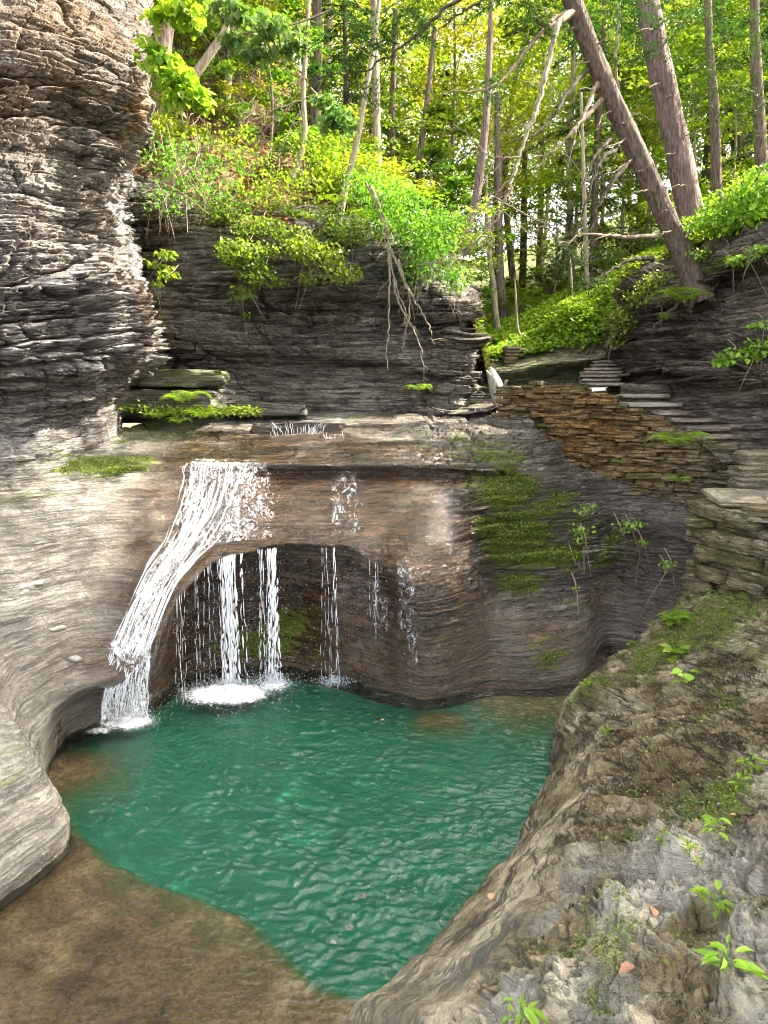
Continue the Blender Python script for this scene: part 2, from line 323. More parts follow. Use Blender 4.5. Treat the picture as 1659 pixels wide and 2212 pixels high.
# ------------------------------------------------------------------ rock bodies
def lerp(a, b, t): return a+(b-a)*t
def left_col(R0, R1, R2, R3, R4, L, Wt):
    rows = [lerp(R0, R1, t) for t in (0, .25, .5, .75, 1)]+[R2, R3, R4, L]
    d = Wt-L
    rows += [L+np.array([d[0]*.6, d[1]*.6, d[2]*.25]), L+np.array([d[0]*.95, d[1]*.95, d[2]*.6]), Wt, Wt+np.array([d[0]*.1, d[1]*.1, -1.4])]
    return rows
def fall_col(*r):
    r = list(r); b = r[-1]; u = b-r[-2]; r.append(b+np.array([u[0]*.2, u[1]*.2, -1.5])); return r
FALL = [
 left_col(W(-6.5, 4.0, 1.6), W(-5.4, 3.9, 1.1), W(-4.7, 3.7, .75), W(-4.2, 3.6, .5), W(-3.75, 3.5, .3), W(-3.45, 3.45, .14), W(-3.40, 3.4, 0)),
 left_col(Z(-300, 1250, 2), Z(-150, 1400, 1.4), Z(-60, 1550, .95), Z(0, 1700, .62), Z(0, 1850, .32), Z(0, 1915, .2), Z(0, 1945, 0)),
 left_col(Z(-220, 1200, 2.2), Z(-80, 1380, 1.5), Z(10, 1530, 1.0), Z(70, 1650, .65), Z(120, 1745, .38), Z(142, 1795, .22), Z(138, 1830, 0)),
 left_col(Z(-180, 1150, 2.4), Z(-60, 1330, 1.6), Z(0, 1470, 1.12), Z(35, 1570, .8), Z(68, 1640, .5), Z(92, 1680, .36), Z(103, 1700, 0)),
 left_col(Z(-120, 1090, 2.6), Z(-30, 1260, 1.8), Z(20, 1400, 1.25), Z(50, 1500, .87), Z(72, 1570, .6), Z(82, 1600, .5), Z(112, 1645, 0)),
 left_col(Z(-60, 1040, 2.85), Z(20, 1200, 2.05), Z(60, 1330, 1.45), Z(95, 1440, 1.0), Z(105, 1515, .68), Z(110, 1540, .6), Z(150, 1592, 0)),
 left_col(Z(60, 1000, 3.05), Z(120, 1130, 2.3), Z(140, 1270, 1.6), Z(160, 1390, 1.1), Z(168, 1470, .78), Z(172, 1492, .7), Z(200, 1565, 0)),
 fall_col(Y(240, 930, 13), Y(250, 960, 12), Y(260, 1008, 11), Y(262, 1025, 10.9), Z(270, 1080, 2.5), Z(262, 1180, 1.95), Z(250, 1330, 1.3), Z(242, 1440, .85), Z(240, 1470, .72), Z(242, 1492, .5), Z(240, 1510, .3), Z(236, 1550, 0)),
 fall_col(Y(330, 905, 14.5), Y(340, 948, 12.6), Y(345, 1006, 11.2), Y(345, 1022, 11.1), Z(345, 1070, 2.55), Z(330, 1150, 2.1), Z(305, 1300, 1.45), Z(290, 1430, .8), Z(288, 1460, .65), Z(288, 1485, .4), Z(288, 1510, .2), Z(290, 1535, 0)),
 fall_col(Y(420, 897, 15.3), Y(425, 943, 12.8), Y(425, 1004, 11.3), Y(425, 1020, 11.2), Y(425, 1060, 11.0), Z(415, 1130, 2.12), Z(380, 1220, 1.68), Z(340, 1370, 1.08), Z(332, 1425, .82), Y(345, 1440, 9.0), Y(350, 1460, 9.3), Z(352, 1495, 0)),
 fall_col(Y(470, 893, 15.6), Y(470, 942, 12.9), Y(465, 1004, 11.3), Y(465, 1020, 11.2), Y(465, 1060, 10.95), Z(455, 1120, 2.18), Z(425, 1185, 1.83), Z(385, 1285, 1.42), Z(378, 1305, 1.33), Y(392, 1325, 9.9), Y(400, 1400, 10.1), Z(400, 1465, 0)),
 fall_col(Y(520, 890, 16), Y(520, 942, 12.9), Y(510, 1005, 11.35), Y(510, 1020, 11.2), Y(510, 1060, 10.95), Y(505, 1105, 10.6), Y(495, 1155, 10.3), Y(480, 1195, 10.02), Y(472, 1207, 9.95), Y(475, 1228, 10.6), Y(480, 1330, 10.7), Z(485, 1446, 0)),
 fall_col(Y(620, 888, 16), Y(610, 940, 13), Y(610, 1005, 11.4), Y(610, 1021, 11.62), Y(608, 1050, 11.15), Y(606, 1100, 10.65), Y(604, 1140, 10.35), Y(602, 1170, 10.1), Y(600, 1180, 10.02), Y(600, 1202, 10.8), Y(600, 1320, 10.95), Z(600, 1440, 0)),
 fall_col(Y(720, 885, 16), Y(720, 938, 13), Y(720, 1005, 11.4), Y(720, 1020, 11.6), Y(720, 1046, 11.2), Y(720, 1100, 10.7), Y(720, 1140, 10.4), Y(720, 1166, 10.18), Y(720, 1178, 10.08), Y(720, 1215, 10.5), Y(720, 1320, 10.15), Z(720, 1460, 0)),
 fall_col(Y(830, 885, 16), Y(830, 935, 13), Y(830, 1005, 11.45), Y(830, 1022, 11.75), Y(828, 1048, 11.25), Y(825, 1105, 10.65), Y(820, 1150, 10.3), Y(817, 1190, 10.02), Y(815, 1212, 9.93), Y(820, 1245, 10.02), Y(820, 1340, 9.7), Z(815, 1488, 0)),
 fall_col(Y(930, 888, 15.5), Y(930, 935, 13), Y(930, 1008, 11.5), Y(930, 1024, 11.7), Y(925, 1050, 11.2), Y(915, 1110, 10.5), Y(905, 1170, 10.0), Y(903, 1225, 9.6), Y(905, 1260, 9.3), Y(910, 1320, 9.08), Y(915, 1400, 9.05), Z(925, 1510, 0)),
 fall_col(Y(1010, 893, 14.8), Y(1010, 938, 12.9), Y(1010, 1010, 11.5), Y(1010, 1027, 11.65), Y(1005, 1060, 11.1), Y(1000, 1120, 10.7), Y(1000, 1180, 10.3), Y(1010, 1240, 9.95), Y(1020, 1275, 9.8), Y(1025, 1330, 9.65), Y(1015, 1400, 9.5), Z(1005, 1497, 0)),
 fall_col(Y(1090, 900, 14), Y(1090, 945, 12.7), Y(1090, 1015, 11.6), Y(1090, 1032, 11.65), Y(1080, 1070, 11.3), Y(1075, 1140, 11.1), Y(1068, 1210, 10.9), Y(1065, 1260, 10.7), Y(1068, 1295, 10.35), Y(1065, 1340, 10.05), Y(1065, 1410, 9.75), Z(1065, 1488, 0)),
 fall_col(Y(1150, 912, 13.4), Y(1160, 970, 12.4), Y(1160, 1030, 11.8), Y(1160, 1045, 11.7), Y(1160, 1085, 11.5), Y(1155, 1150, 11.2), Y(1150, 1220, 10.95), Y(1145, 1275, 10.7), Y(1140, 1315, 10.4), Y(1140, 1370, 10.0), Y(1145, 1420, 9.7), Z(1140, 1490, 0)),
 fall_col(Y(1235, 1000, 12.9), Y(1240, 1020, 12.4), Y(1240, 1050, 12.0), Y(1240, 1070, 11.9), Y(1240, 1110, 11.6), Y(1240, 1165, 11.3), Y(1240, 1220, 11.1), Y(1240, 1285, 10.8), Y(1240, 1320, 10.6), Y(1245, 1370, 10.2), Y(1250, 1420, 9.95), Z(1250, 1482, 0)),
 fall_col(Y(1300, 1020, 12.6), Y(1300, 1040, 12.4), Y(1310, 1070, 12.1), Y(1310, 1085, 12), Y(1320, 1120, 11.8), Y(1320, 1170, 11.6), Y(1320, 1240, 11.4), Y(1320, 1310, 11.2), Y(1320, 1340, 11.1), Y(1320, 1380, 11.0), Y(1325, 1410, 10.9), Z(1335, 1438, 0)),
 fall_col(Y(1400, 1060, 12.2), Y(1410, 1080, 12.0), Y(1410, 1105, 11.8), Y(1410, 1120, 11.7), Y(1420, 1150, 11.5), Y(1420, 1200, 11.3), Y(1420, 1250, 11.1), Y(1420, 1300, 10.9), Y(1420, 1330, 10.8), Y(1420, 1370, 10.6), Y(1420, 1400, 10.4), Z(1440, 1430, 0)),
 fall_col(Y(1560, 1090, 11.7), Y(1560, 1110, 11.5), Y(1560, 1130, 11.3), Y(1560, 1150, 11.2), Y(1560, 1180, 11.0), Y(1560, 1220, 10.8), Y(1560, 1260, 10.6), Y(1560, 1300, 10.4), Y(1560, 1330, 10.2), Y(1560, 1370, 10), Y(1560, 1400, 9.8), Z(1580, 1430, 0)),
]
NF = Net(FALL)
MOSS = {}
def build_fall(nr=620, nc=980):
    P, tr, tc = NF.grid(nr, nc, wr=[.5, .8, 1.6, 1, 1.1, 1.1, 1.1, 1.2, 1.6, 1.3, 1.2, .3], wc=[.5]*2+[1]*19+[.5])
    N = normals(P); a = np.broadcast_to(tc[None, :], P.shape[:2])
    if N[nr//2, nc//2, 1] > 0: N = -N
    x, z = P[..., 0], P[..., 2]
    rough = .012+.085*sstep(.6, 1.8, x+.5*z-1.0)*sstep(.5, 1.3, z)                   # thin beds stand out on the right
    rough = rough+.05*sstep(-3.5, -4.5, x)*sstep(2.3, 3.0, z)+.012*sstep(7.6, 6.4, P[..., 1])*(x < -2)
    rough = rough+.07*spots(P, [(Y(620, 1250, 10.8), 1.2, .30, 1), (Y(930, 1290, 9.4), .7, .40, 1.1), (Y(800, 1250, 10), .8, .3, 1.4), (Y(1150, 1180, 11), 1.2, .6, .7)])
    ledge = sstep(2.7, 3.2, z)*sstep(11.2, 11.8, P[..., 1])
    rough = rough+.035*ledge
    d = .45*rough*strata(P, a, .055, .9, 5, .01, .08)+2.2*np.maximum(rough-.012, 0)*flaky(P, a, ((1.5, .17, .4), (.7, .07, .38), (.3, .03, .22)), 5, .01, .06)+.018*strata(P, a, .075, 2.2, 25, .01, .05)+.022*sstep(8.2, 6.8, P[..., 1])*(x < -2)*strata(P, a, .07, 1.5, 28, .03, .04)
    tone = TONE[0]*(.35+.65*sstep(.012, .05, rough)); d = d-.10*spots(P, [(Y(q, 1022, 11.35), .35, .035, 1) for q in range(640, 1000, 50)])
    d = d+.05*fbm(x*.9, P[..., 1]*.9, z*.9, 3, 3)+.022*fbm(x*4, P[..., 1]*4, z*7, 4, 9)+.10*fbm(x*1.9, P[..., 1]*1.9, z*1.2, 3, 39)*spots(P, [(Y(650, 1200, 10.2), 1.5, .35, 1)])
    d = d+.14*spots(P, [(Y(950, 1300, 9.3), .45, .35, 1), (Y(1120, 1380, 10), .5, .35, .8)])-.30*spots(P, [(Y(1062, 1262, 10.7), .14, .16, 1), (Y(1035, 1310, 9.9), .09, .2, .5)])
    hz = N.copy(); hz[..., 2] *= .5
    P = P+hz*d[..., None]
    P[..., 2] += .10*fbm(P[..., 0]*2.6, P[..., 1]*1.2, 0*z, 4, 57, .6)*spots(P, [(Y(q, 1195, 10.1), .5, .3, 1) for q in range(380, 900, 60)])
    mo = spots(P, [(Y(1080, 990, 11.8), .9, .35, .6), (Y(1100, 1060, 11.4), .8, .35, .85), (Y(1110, 1150, 11.2), .75, .4, 1.0), (Y(1150, 1200, 11.1), .9, .25, .9), (Y(1200, 1100, 11.5), 1.0, .5, .55), (Y(1130, 1260, 10.8), .5, .25, .7), (Y(1000, 960, 12.5), 1.2, .3, .45),
                   (Y(230, 1005, 10.9), .8, .16, .95), (Y(300, 935, 13), 1.6, .3, .5), (Y(560, 1390, 10.6), .75, .22, .85), (Y(620, 1350, 10.8), .5, .3, .8), (Y(20, 1600, 6.5), .5, .12, .4),
                   (Y(20, 1690, 5.9), .45, .06, .55), (Y(30, 1770, 5.8), .4, .04, .6), (Y(1180, 1420, 9.8), .4, .3, .5), (Y(1250, 1300, 10.8), .5, .2, .45), (Y(0, 1080, 9.3), 1.2, .1, .5), (Y(1300, 1180, 11.5), .9, .5, .4), (Y(700, 900, 14.5), 2.5, .12, .35)])
    mo = mo*1.22; MOSS['fall'] = mo
    wet = sstep(-4.25, -3.75, x+.10*fbm(x*2, P[..., 1]*2, z*3, 3, 4)+(.06*z))*sstep(12.9, 12.2, P[..., 1]+.3*x)*sstep(2.5, 1.2, x-.25*(1.8-z))
    wet = np.maximum(wet, spots(P, [(Y(1150, 1380, 10), 1.3, .55, 1), (Y(1350, 1300, 11), 1.0, .6, 1), (Y(1020, 1180, 10.8), .25, .4, .9), (Y(1400, 1250, 11.2), 1.2, .6, .8)]))
    wet = np.maximum(wet, .9*sstep(.35, .05, z)); wet = np.maximum(wet, .75*sstep(-1, 0, x)*(.6+.4*fbm(x*1.5, P[..., 1]*1.5, z*3, 3, 77)))
    wet = wet*(1-.8*sstep(-3.3, -4.1, x)*(z > .3))
    wet = wet*(1-.9*sstep(7.7, 7.1, P[..., 1])*(x < -2)*sstep(.03, .12, z)); lf_ = sstep(7.9, 7.2, P[..., 1])*(x < -2)
    och = spots(P, [(Y(640, 1110, 10.8), .8, .25, .35), (Y(560, 1060, 11), 1.5, .2, .15)])
    lime = spots(P, [(Y(1440, 1120, 11.7), .45, .08, .55), (Y(1350, 1090, 12), .2, .12, .5), (Y(1270, 1000, 12.3), .2, .05, .3)])*np.clip(.6+1.4*fbm(x*5, P[..., 1]*5, z*7, 3, 61), 0, 1)
    lime = np.maximum(lime, .35*sstep(-3.0, -3.6, x)*np.clip(.6+1.2*fbm(x*1.2, P[..., 1]*1.2, z*9, 3, 62), 0, 1))
    lime = np.maximum(lime, lf_*.5*np.clip(.7+1.2*fbm(x*1.2, P[..., 1]*1.2, z*12, 3, 63), 0, 1))
    o = mesh_obj('bedrock', P.reshape(-1, 3), gridfaces(nr, nc), M['fall_rock'], None, dict(moss=mo, wet=wet, ochre=och, lime=lime, tone=tone))
    tag(o, 'layered bedrock of the waterfall with the hollow under its lip', None, None, 'structure'); return P
PF = build_fall()

def w7(a, b, c, d, e, f, g):
    A = [a]+[b, c, d, e, f, g]; u = a-b
    return [a+np.array([u[0]*.3, u[1]*.3, -1.3])]+A
BASIN = [
 w7(Z(1450, 1425), Y(1450, 1395, 9.8), Y(1450, 1360, 9.75), Y(1470, 1310, 9.65), Y(1500, 1270, 9.5), Y(1560, 1230, 9.4), Y(1750, 1180, 9.2)),
 w7(Z(1340, 1438), Y(1375, 1408, 9.5), Y(1402, 1385, 9.35), Y(1430, 1340, 9.3), Y(1470, 1300, 9.2), Y(1550, 1255, 9.0), Y(1750, 1210, 8.8)),
 w7(Z(1262, 1476), Y(1285, 1460, 9.0), Y(1315, 1440, 8.9), Y(1370, 1400, 8.9), Y(1450, 1345, 8.8), Y(1560, 1290, 8.6), Y(1750, 1240, 8.3)),
 w7(Z(1215, 1545), Y(1232, 1505, 8.3), Y(1270, 1478, 8.15), Y(1350, 1445, 8.1), Y(1450, 1400, 8.0), Y(1580, 1345, 7.8), Y(1750, 1290, 7.6)),
 w7(Z(1190, 1600), Y(1200, 1560, 7.75), Y(1260, 1515, 7.5), Y(1360, 1490, 7.35), Y(1470, 1450, 7.2), Y(1600, 1410, 7.0), Y(1760, 1360, 6.7)),
 w7(Z(1190, 1665), Y(1210, 1625, 7.1), Y(1285, 1580, 6.8), Y(1380, 1560, 6.55), Y(1480, 1530, 6.3), Y(1600, 1500, 6.1), Y(1780, 1460, 5.8)),
 w7(Z(1145, 1765), Y(1190, 1725, 6.1), Y(1285, 1675, 5.75), Y(1380, 1660, 5.5), Y(1480, 1640, 5.25), Y(1600, 1615, 5.05), Y(1800, 1580, 4.8)),
 w7(Z(1075, 1895), Y(1135, 1850, 5.2), Y(1245, 1795, 4.8), Y(1360, 1780, 4.55), Y(1480, 1770, 4.35), Y(1600, 1755, 4.15), Y(1820, 1730, 3.9)),
 w7(Z(975, 2005), Y(1055, 1970, 4.55), Y(1185, 1925, 4.15), Y(1320, 1910, 3.9), Y(1470, 1900, 3.7), Y(1620, 1885, 3.55), Y(1850, 1870, 3.3)),
 w7(Z(890, 2095), Y(980, 2085, 4.0), Y(1120, 2060, 3.6), Y(1280, 2040, 3.4), Y(1450, 2030, 3.25), Y(1620, 2015, 3.1), Y(1900, 2000, 2.85)),
 w7(Z(785, 2180), Y(870, 2190, 3.7), Y(1020, 2190, 3.3), Y(1200, 2180, 3.08), Y(1400, 2170, 2.9), Y(1620, 2160, 2.75), Y(1950, 2150, 2.5)),
 w7(Z(665, 2300), Y(800, 2340, 3.2), Y(980, 2370, 2.78), Y(1200, 2380, 2.55), Y(1450, 2380, 2.35), Y(1700, 2380, 2.2), Y(2050, 2380, 2.0)),
 w7(W(-.4, 2.9, 0), W(.2, 2.4, .6), W(.6, 2.0, 1.0), W(1, 1.7, 1.25), W(1.5, 1.5, 1.4), W(2, 1.3, 1.55), W(2.8, 1.1, 1.8)),
]
NB = Net(BASIN)
def build_basin(nr=620, nc=700):
    P, tr, tc = NB.grid(nr, nc, wr=[.25, 1.2, 1.2, 1.1, 1, 1, .6], wc=[.7]+[1]*9+[1.2, .6])
    N = normals(P); a = np.broadcast_to(tc[None, :], P.shape[:2])
    if N[nr//2, nc//2, 2] < 0: N = -N
    r = np.interp(tr, NB.kr, np.arange(8))[:, None]+0*a
    x, y, z = P[..., 0], P[..., 1], P[..., 2]
    shelf = sstep(2.6, 3.4, r+.5*fbm(x*1.5, y*1.5, z, 3, 8))                 # past the rounded rim: ragged beds
    near = sstep(5.0, 3.7, y)
    d = shelf*(1-near)*(.14*flaky(np.stack([x, y, .55*z+.50*y+.27*x+.05*fbm(x*1.3, y*1.3, z, 3, 4)], -1), x*.9-y*.45, ((1.3, .13, .4), (.7, .05, .38), (.35, .02, .22)), 12, .0, .08))
    tone = TONE[0]*shelf*(1-near)
    # knobbly weathered rock close to the camera
    kn = np.abs(fbm(x*2.3, y*2.3, z*2.3, 5, 33, .58)); d = d+near*shelf*(.42*kn-.05)+near*shelf*(.05*fbm(x*11, y*11, z*11, 4, 41, .6)+.05*flaky(P, a, ((.3, .12, .5), (.12, .05, .5)), 52, .3, .3))
    d = d+.06*shelf*fbm(x*1.1, y*1.1, z*1.1, 3, 21)+.055*shelf*(1-near)*strata(np.stack([x, y, .55*z+.50*y+.27*x+.06*fbm(x*1.3, y*1.3, z, 3, 4)], -1), x*.9-y*.45, .045, 1.6, 31, 0, .02)
    flute = (1-shelf)*sstep(.3, 1.2, r)                                      # vertical flutes worn by the water
    d = d+flute*(.075*fbm(a*1.9, 0*a+.3*r, 0*a, 3, 6)+.016*vn(a*9, r*.8, 0*a, 7)+.010*fbm(x*9, y*9, z*9, 3, 2))
    d = d+.007*fbm(x*26, y*26, z*30, 3, 51)
    P = P+N*d[..., None]
    up = N[..., 2]
    mo = shelf*(.30+.25*fbm(x*1.4, y*1.4, z, 3, 14))+spots(P, [(Y(1280, 1500, 7.8), .45, .3, .65), (Y(1500, 1420, 8), .8, .5, .7), (Y(1550, 1620, 5.8), .6, .4, .6), (Y(1560, 1750, 4.5), .4, .3, .75), (Y(1250, 1700, 5.9), .18, .3, .4), (Y(1330, 2130, 3.2), .35, .3, .75), (Y(1450, 1320, 9.2), .6, .4, .6), (Y(1600, 1350, 8), .9, .5, .7)])
    wet = np.maximum(.85*sstep(.10, .0, z), .3*(1-shelf)*sstep(.6, .1, z)); wet = np.maximum(wet, spots(P, [(Y(1400, 1430, 8.3), .5, .3, .5), (Y(1240, 1820, 5), .08, .2, .6)]))
    lime = np.clip(near*shelf*(.50+1.7*fbm(x*3.1, y*3.1, z*3.1, 4, 71)), 0, .95)
    lime = np.maximum(lime, .18*(1-shelf)*near)
    mo = mo*.8; MOSS['basin'] = mo
    o = mesh_obj('rock_ledge', P.reshape(-1, 3), gridfaces(nr, nc), M['basin_rock'], None, dict(moss=mo, wet=wet, ochre=0*mo, lime=lime, tone=tone))
    tag(o, 'water-worn rock rim rising on the right of the pool', None, None, 'structure'); return P
PB = build_basin()

# left cliff: near, tall, blocky
def colpts(px_list, py_list, Ylist): return [Y(a, b, c) for a, b, c in zip(px_list, py_list, Ylist)]
LC_rows_y = [-500, -150, 0, 120, 260, 400, 520, 640, 760, 840, 900, 1000, 1400]
def lc(pxs, Ys, ysh=0): return [Y(p, y+ysh, d) for p, y, d in zip(pxs, LC_rows_y, Ys)]
LEFT = [
 lc([-700]*13, [8.2, 8.1, 8.0, 8.0, 7.9, 7.9, 7.8, 7.8, 7.8, 7.9, 8.1, 8.0, 7.8], 60),
 lc([-300]*13, [9.2, 9.1, 9.0, 8.9, 8.9, 8.8, 8.7, 8.6, 8.6, 8.9, 9.2, 9.1, 8.9], 30),
 lc([-20]*13, [10.0, 9.9, 9.8, 9.7, 9.7, 9.5, 9.4, 9.3, 9.3, 9.8, 10.1, 9.8, 9.5], 10),
 lc([90, 90, 90, 90, 90, 90, 95, 100, 100, 100, 100, 100, 105], [10.5, 10.4, 10.3, 10.2, 10.2, 10.0, 9.9, 9.8, 9.8, 10.4, 10.9, 10.5, 10.2]),
 lc([190, 190, 190, 190, 185, 165, 165, 170, 180, 180, 180, 180, 190], [11.2, 11.1, 11.0, 10.9, 10.9, 10.9, 10.6, 10.4, 10.3, 11.0, 11.4, 11.2, 10.8]),
 lc([265, 265, 262, 262, 250, 215, 225, 240, 260, 235, 230, 235, 245], [11.8, 11.7, 11.6, 11.5, 11.5, 11.6, 11.2, 11.0, 10.9, 11.7, 12.1, 12.1, 11.6]),
 lc([306, 306, 308, 310, 308, 245, 262, 300, 322, 275, 262, 262, 275], [12.4, 12.3, 12.1, 12.0, 12.0, 12.6, 12.1, 11.8, 11.6, 12.5, 13.0, 13.1, 12.6]),
 lc([300, 300, 305, 312, 316, 255, 275, 305, 325, 275, 255, 255, 270], [14.5, 14.4, 14.2, 14.0, 13.8, 14.0, 13.6, 13.3, 13.2, 13.8, 14.2, 14.4, 14.4]),
 lc([270, 270, 280, 292, 300, 290, 300, 310, 315, 270, 250, 250, 260], [18]*13),
]
NL = Net(LEFT)
def build_left(nr=760, nc=620):
    P, tr, tc = NL.grid(nr, nc, wr=[.3, .7, 1, 1, 1, 1.1, 1.1, 1.1, 1.1, 1.2, 1.1, .6], wc=[.25, .5, 1.3, 1.4, 1.4, 1.3, .8, .3])
    N = normals(P)
    if N[nr//2, nc//2, 1] > 0: N = -N
    a = np.broadcast_to(tc[None, :], P.shape[:2]); x, y, z = P[..., 0], P[..., 1], P[..., 2]
    lo = sstep(8.6, 7.4, z+.3*fbm(x, y, z, 2, 5))                       # smoother clean face above, rubble beds below
    rub = lo*sstep(3.3, 4.2, z)
    vm = np.clip(.9+1.3*fbm(a*.5, z*.6, 0*a, 2, 64), .25, 1.8); d = (.09+.30*rub)*vm*flaky(P, a, ((1.7, .46, .45), (.7, .19, .36), (.3, .07, .19)), 3, -.13, .06)+(.015+.02*lo)*strata(P, a, .03, .2, 23, -.13, .06)
    c = np.floor(a/.42+3*vn(a*.8, z*2.2, 0*a, 2)); k = np.floor((z-.16*a)/.17+.8*vn(a*2, z*1.3, 0*z, 91))
    flaky(P[..., :], a, ((1.7, .46, .45), (.7, .19, .36), (.3, .07, .19)), 3, -.13, .06); tone = TONE[0]*(.3+.7*lo)
    d = d+.10*fbm(x*.8, y*.8, z*.9, 3, 13)+.05*rub*fbm(x*5, y*5, z*7, 3, 15)
    hz = N.copy(); hz[..., 2] *= .35
    P = P+hz*d[..., None]
    mo = spots(P, [(Y(200, 985, 11), 1.2, .15, .6), (Y(60, 1040, 9.6), 1, .1, .6)])
    och = spots(P, [(Y(180, 60, 10.8), 1.6, 1.0, .5), (Y(120, 200, 10.4), .7, .6, .4), (Y(300, 180, 12), .4, 1.4, .8), (Y(330, 620, 12), .4, 1.2, .4)])*np.clip(.7+fbm(x*1.5, y*1.5, z*2, 3, 88), 0, 1)  # warm sunlit look of the upper cliff, painted into its colour
    o = mesh_obj('cliff', P.reshape(-1, 3), gridfaces(nr, nc), M['cliff'], None, dict(moss=mo, wet=0*mo, ochre=och, lime=0*mo, tone=tone))
    tag(o, 'tall pale grey shale cliff on the left of the gorge', None, None, 'structure'); return P
PL = build_left()

# back cliff under the wooded slope
BC = []
for px, ty, yy, ov in [(230, 430, 16.4, 0), (330, 440, 16.2, .2), (450, 480, 16.1, .5), (600, 500, 16.0, .7), (740, 520, 15.9, .7), (850, 550, 15.7, .6), (930, 610, 15.4, .3), (990, 650, 15.2, .1), (1022, 672, 15.4, 0), (1030, 690, 17.0, 0), (1015, 690, 20.0, 0), (960, 690, 26, 0)]:
    H = 884-ty if px < 1025 else 884-ty+10
    b = yy
    BC.append([Y(px, ty-60, b+1.6), Y(px, ty-8, b+.25), Y(px, ty+.10*H, b-.05), Y(px, ty+.25*H, b+.05), Y(px, ty+.38*H, b+.15+ov*.8), Y(px, ty+.5*H, b+ov*.9),
               Y(px, ty+.68*H, b+.1), Y(px, ty+.76*H, b+.15+ov*.55), Y(px, ty+.88*H, b+.15+ov*.4), Y(px, ty+H, b-.1), Y(px, ty+H+30, b-.2)])
NBC = Net(BC)
def build_back(nr=480, nc=820):
    P, tr, tc = NBC.grid(nr, nc, wc=[.6, 1, 1, 1, 1, 1, 1.3, 1.5, 1.2, .4, .2])
    N = normals(P)
    if N[nr//2, nc//3, 1] > 0: N = -N
    a = np.broadcast_to(tc[None, :], P.shape[:2]); x, y, z = P[..., 0], P[..., 1], P[..., 2]
    vm = np.clip(.9+1.3*fbm(a*.5, z*.9, 0*a, 2, 65), .3, 1.7); d = .36*vm*flaky(P, a, ((2.0, .5, .5), (.9, .18, .36), (.4, .08, .22)), 7, .02, .07)+.025*strata(P, a, .05, .3, 17, .02, .08)+.22*fbm(x*.7, y*.7, z*1.2, 3, 19)+.04*fbm(x*6, y*6, z*8, 3, 15)
    hz = N.copy(); hz[..., 2] *= .3
    P = P+hz*d[..., None]
    mo = spots(P, [(Y(500, 500, 16), 2.5, .4, .4), (Y(900, 850, 15.4), .3, .3, .7), (Y(850, 560, 15.7), 1.5, .5, .55), (Y(820, 690, 15.8), .4, .2, .5)])
    pale = spots(P, [(Y(975, 700, 15.2), .5, .3, .35), (Y(965, 800, 15.2), .6, .7, .32), (Y(430, 700, 16), 1.8, .6, .16), (Y(350, 745, 16), .3, .4, .25)])
    o = mesh_obj('cliff', P.reshape(-1, 3), gridfaces(nr, nc), M['dark_cliff'], None, dict(moss=mo, tone=TONE[0], wet=.25*(z < 5), ochre=spots(P, [(Y(345, 700, 16), .35, 1.8, .7)]), lime=pale))
    tag(o, 'dark undercut shale cliff behind the waterfall', None, None, 'structure'); return P
PBC = build_back()

# right cliff above the stairs
RC = []
for px, ty, by, yy in [(1330, 770, 860, 20), (1322, 760, 862, 17), (1328, 745, 866, 15.2), (1360, 690, 872, 14.7), (1400, 640, 885, 14.2), (1470, 612, 915, 13.6), (1530, 575, 950, 13.0), (1600, 535, 985, 12.3), (1700, 500, 1040, 11.5), (1850, 440, 1120, 10.6), (2200, 330, 1300, 9.2)]:
    H = by-ty; cut = .5 if px > 1500 else .1
    RC.append([Y(px, ty-70, yy+2.2), Y(px, ty, yy), Y(px, ty+.07*H, yy-.1), Y(px, ty+.16*H, yy+cut), Y(px, ty+.34*H, yy+.25), Y(px, ty+.5*H, yy+.1),
               Y(px, ty+.62*H, yy-.15), Y(px, ty+.7*H, yy+.35), Y(px, ty+.85*H, yy+.2), Y(px, ty+H, yy), Y(px, ty+H+60, yy-.1)])
NRC = Net(RC)
def build_right(nr=520, nc=620):
    P, tr, tc = NRC.grid(nr, nc, wc=[.2, .6, 1.3, 1.3, 1.3, 1.3, 1.3, 1.2, .6, .3])
    N = normals(P)
    if N[nr//2, nc//3, 1] > 0: N = -N
    a = np.broadcast_to(tc[None, :], P.shape[:2]); x, y, z = P[..., 0], P[..., 1], P[..., 2]
    vm = np.clip(.9+1.3*fbm(a*.5, z*.9, 0*a, 2, 66), .3, 1.7); d = .26*vm*flaky(P, a, ((2.0, .34, .45), (.9, .12, .4), (.4, .05, .22)), 9, -.05, .06)+.02*strata(P, a, .028, .3, 19, -.05, .06)+.16*fbm(x*.8, y*.8, z*1.2, 3, 29)+.03*fbm(x*6, y*6, z*9, 3, 25)
    hz = N.copy(); hz[..., 2] *= .3
    P = P+hz*d[..., None]
    mo = spots(P, [(Y(1480, 640, 13.5), .8, .3, .7), (Y(1600, 560, 12.3), 1.2, .2, .8), (Y(1440, 800, 14), .6, .2, .5), (Y(1560, 830, 12.6), .8, .15, .5), (Y(1350, 700, 15), .3, .5, .7)])
    lime = spots(P, [(Y(1600, 850, 12.3), .9, .10, .5), (Y(1640, 700, 12), .8, .25, .25), (Y(1380, 880, 14), .3, .1, .2)])
    o = mesh_obj('cliff', P.reshape(-1, 3), gridfaces(nr, nc), M['right_cliff'], None, dict(tone=TONE[0], moss=mo, wet=0*mo, ochre=0*mo, lime=lime))
    tag(o, 'thin-bedded brown shale cliff above the stone stairs', None, None, 'structure'); return P
PRC = build_right()

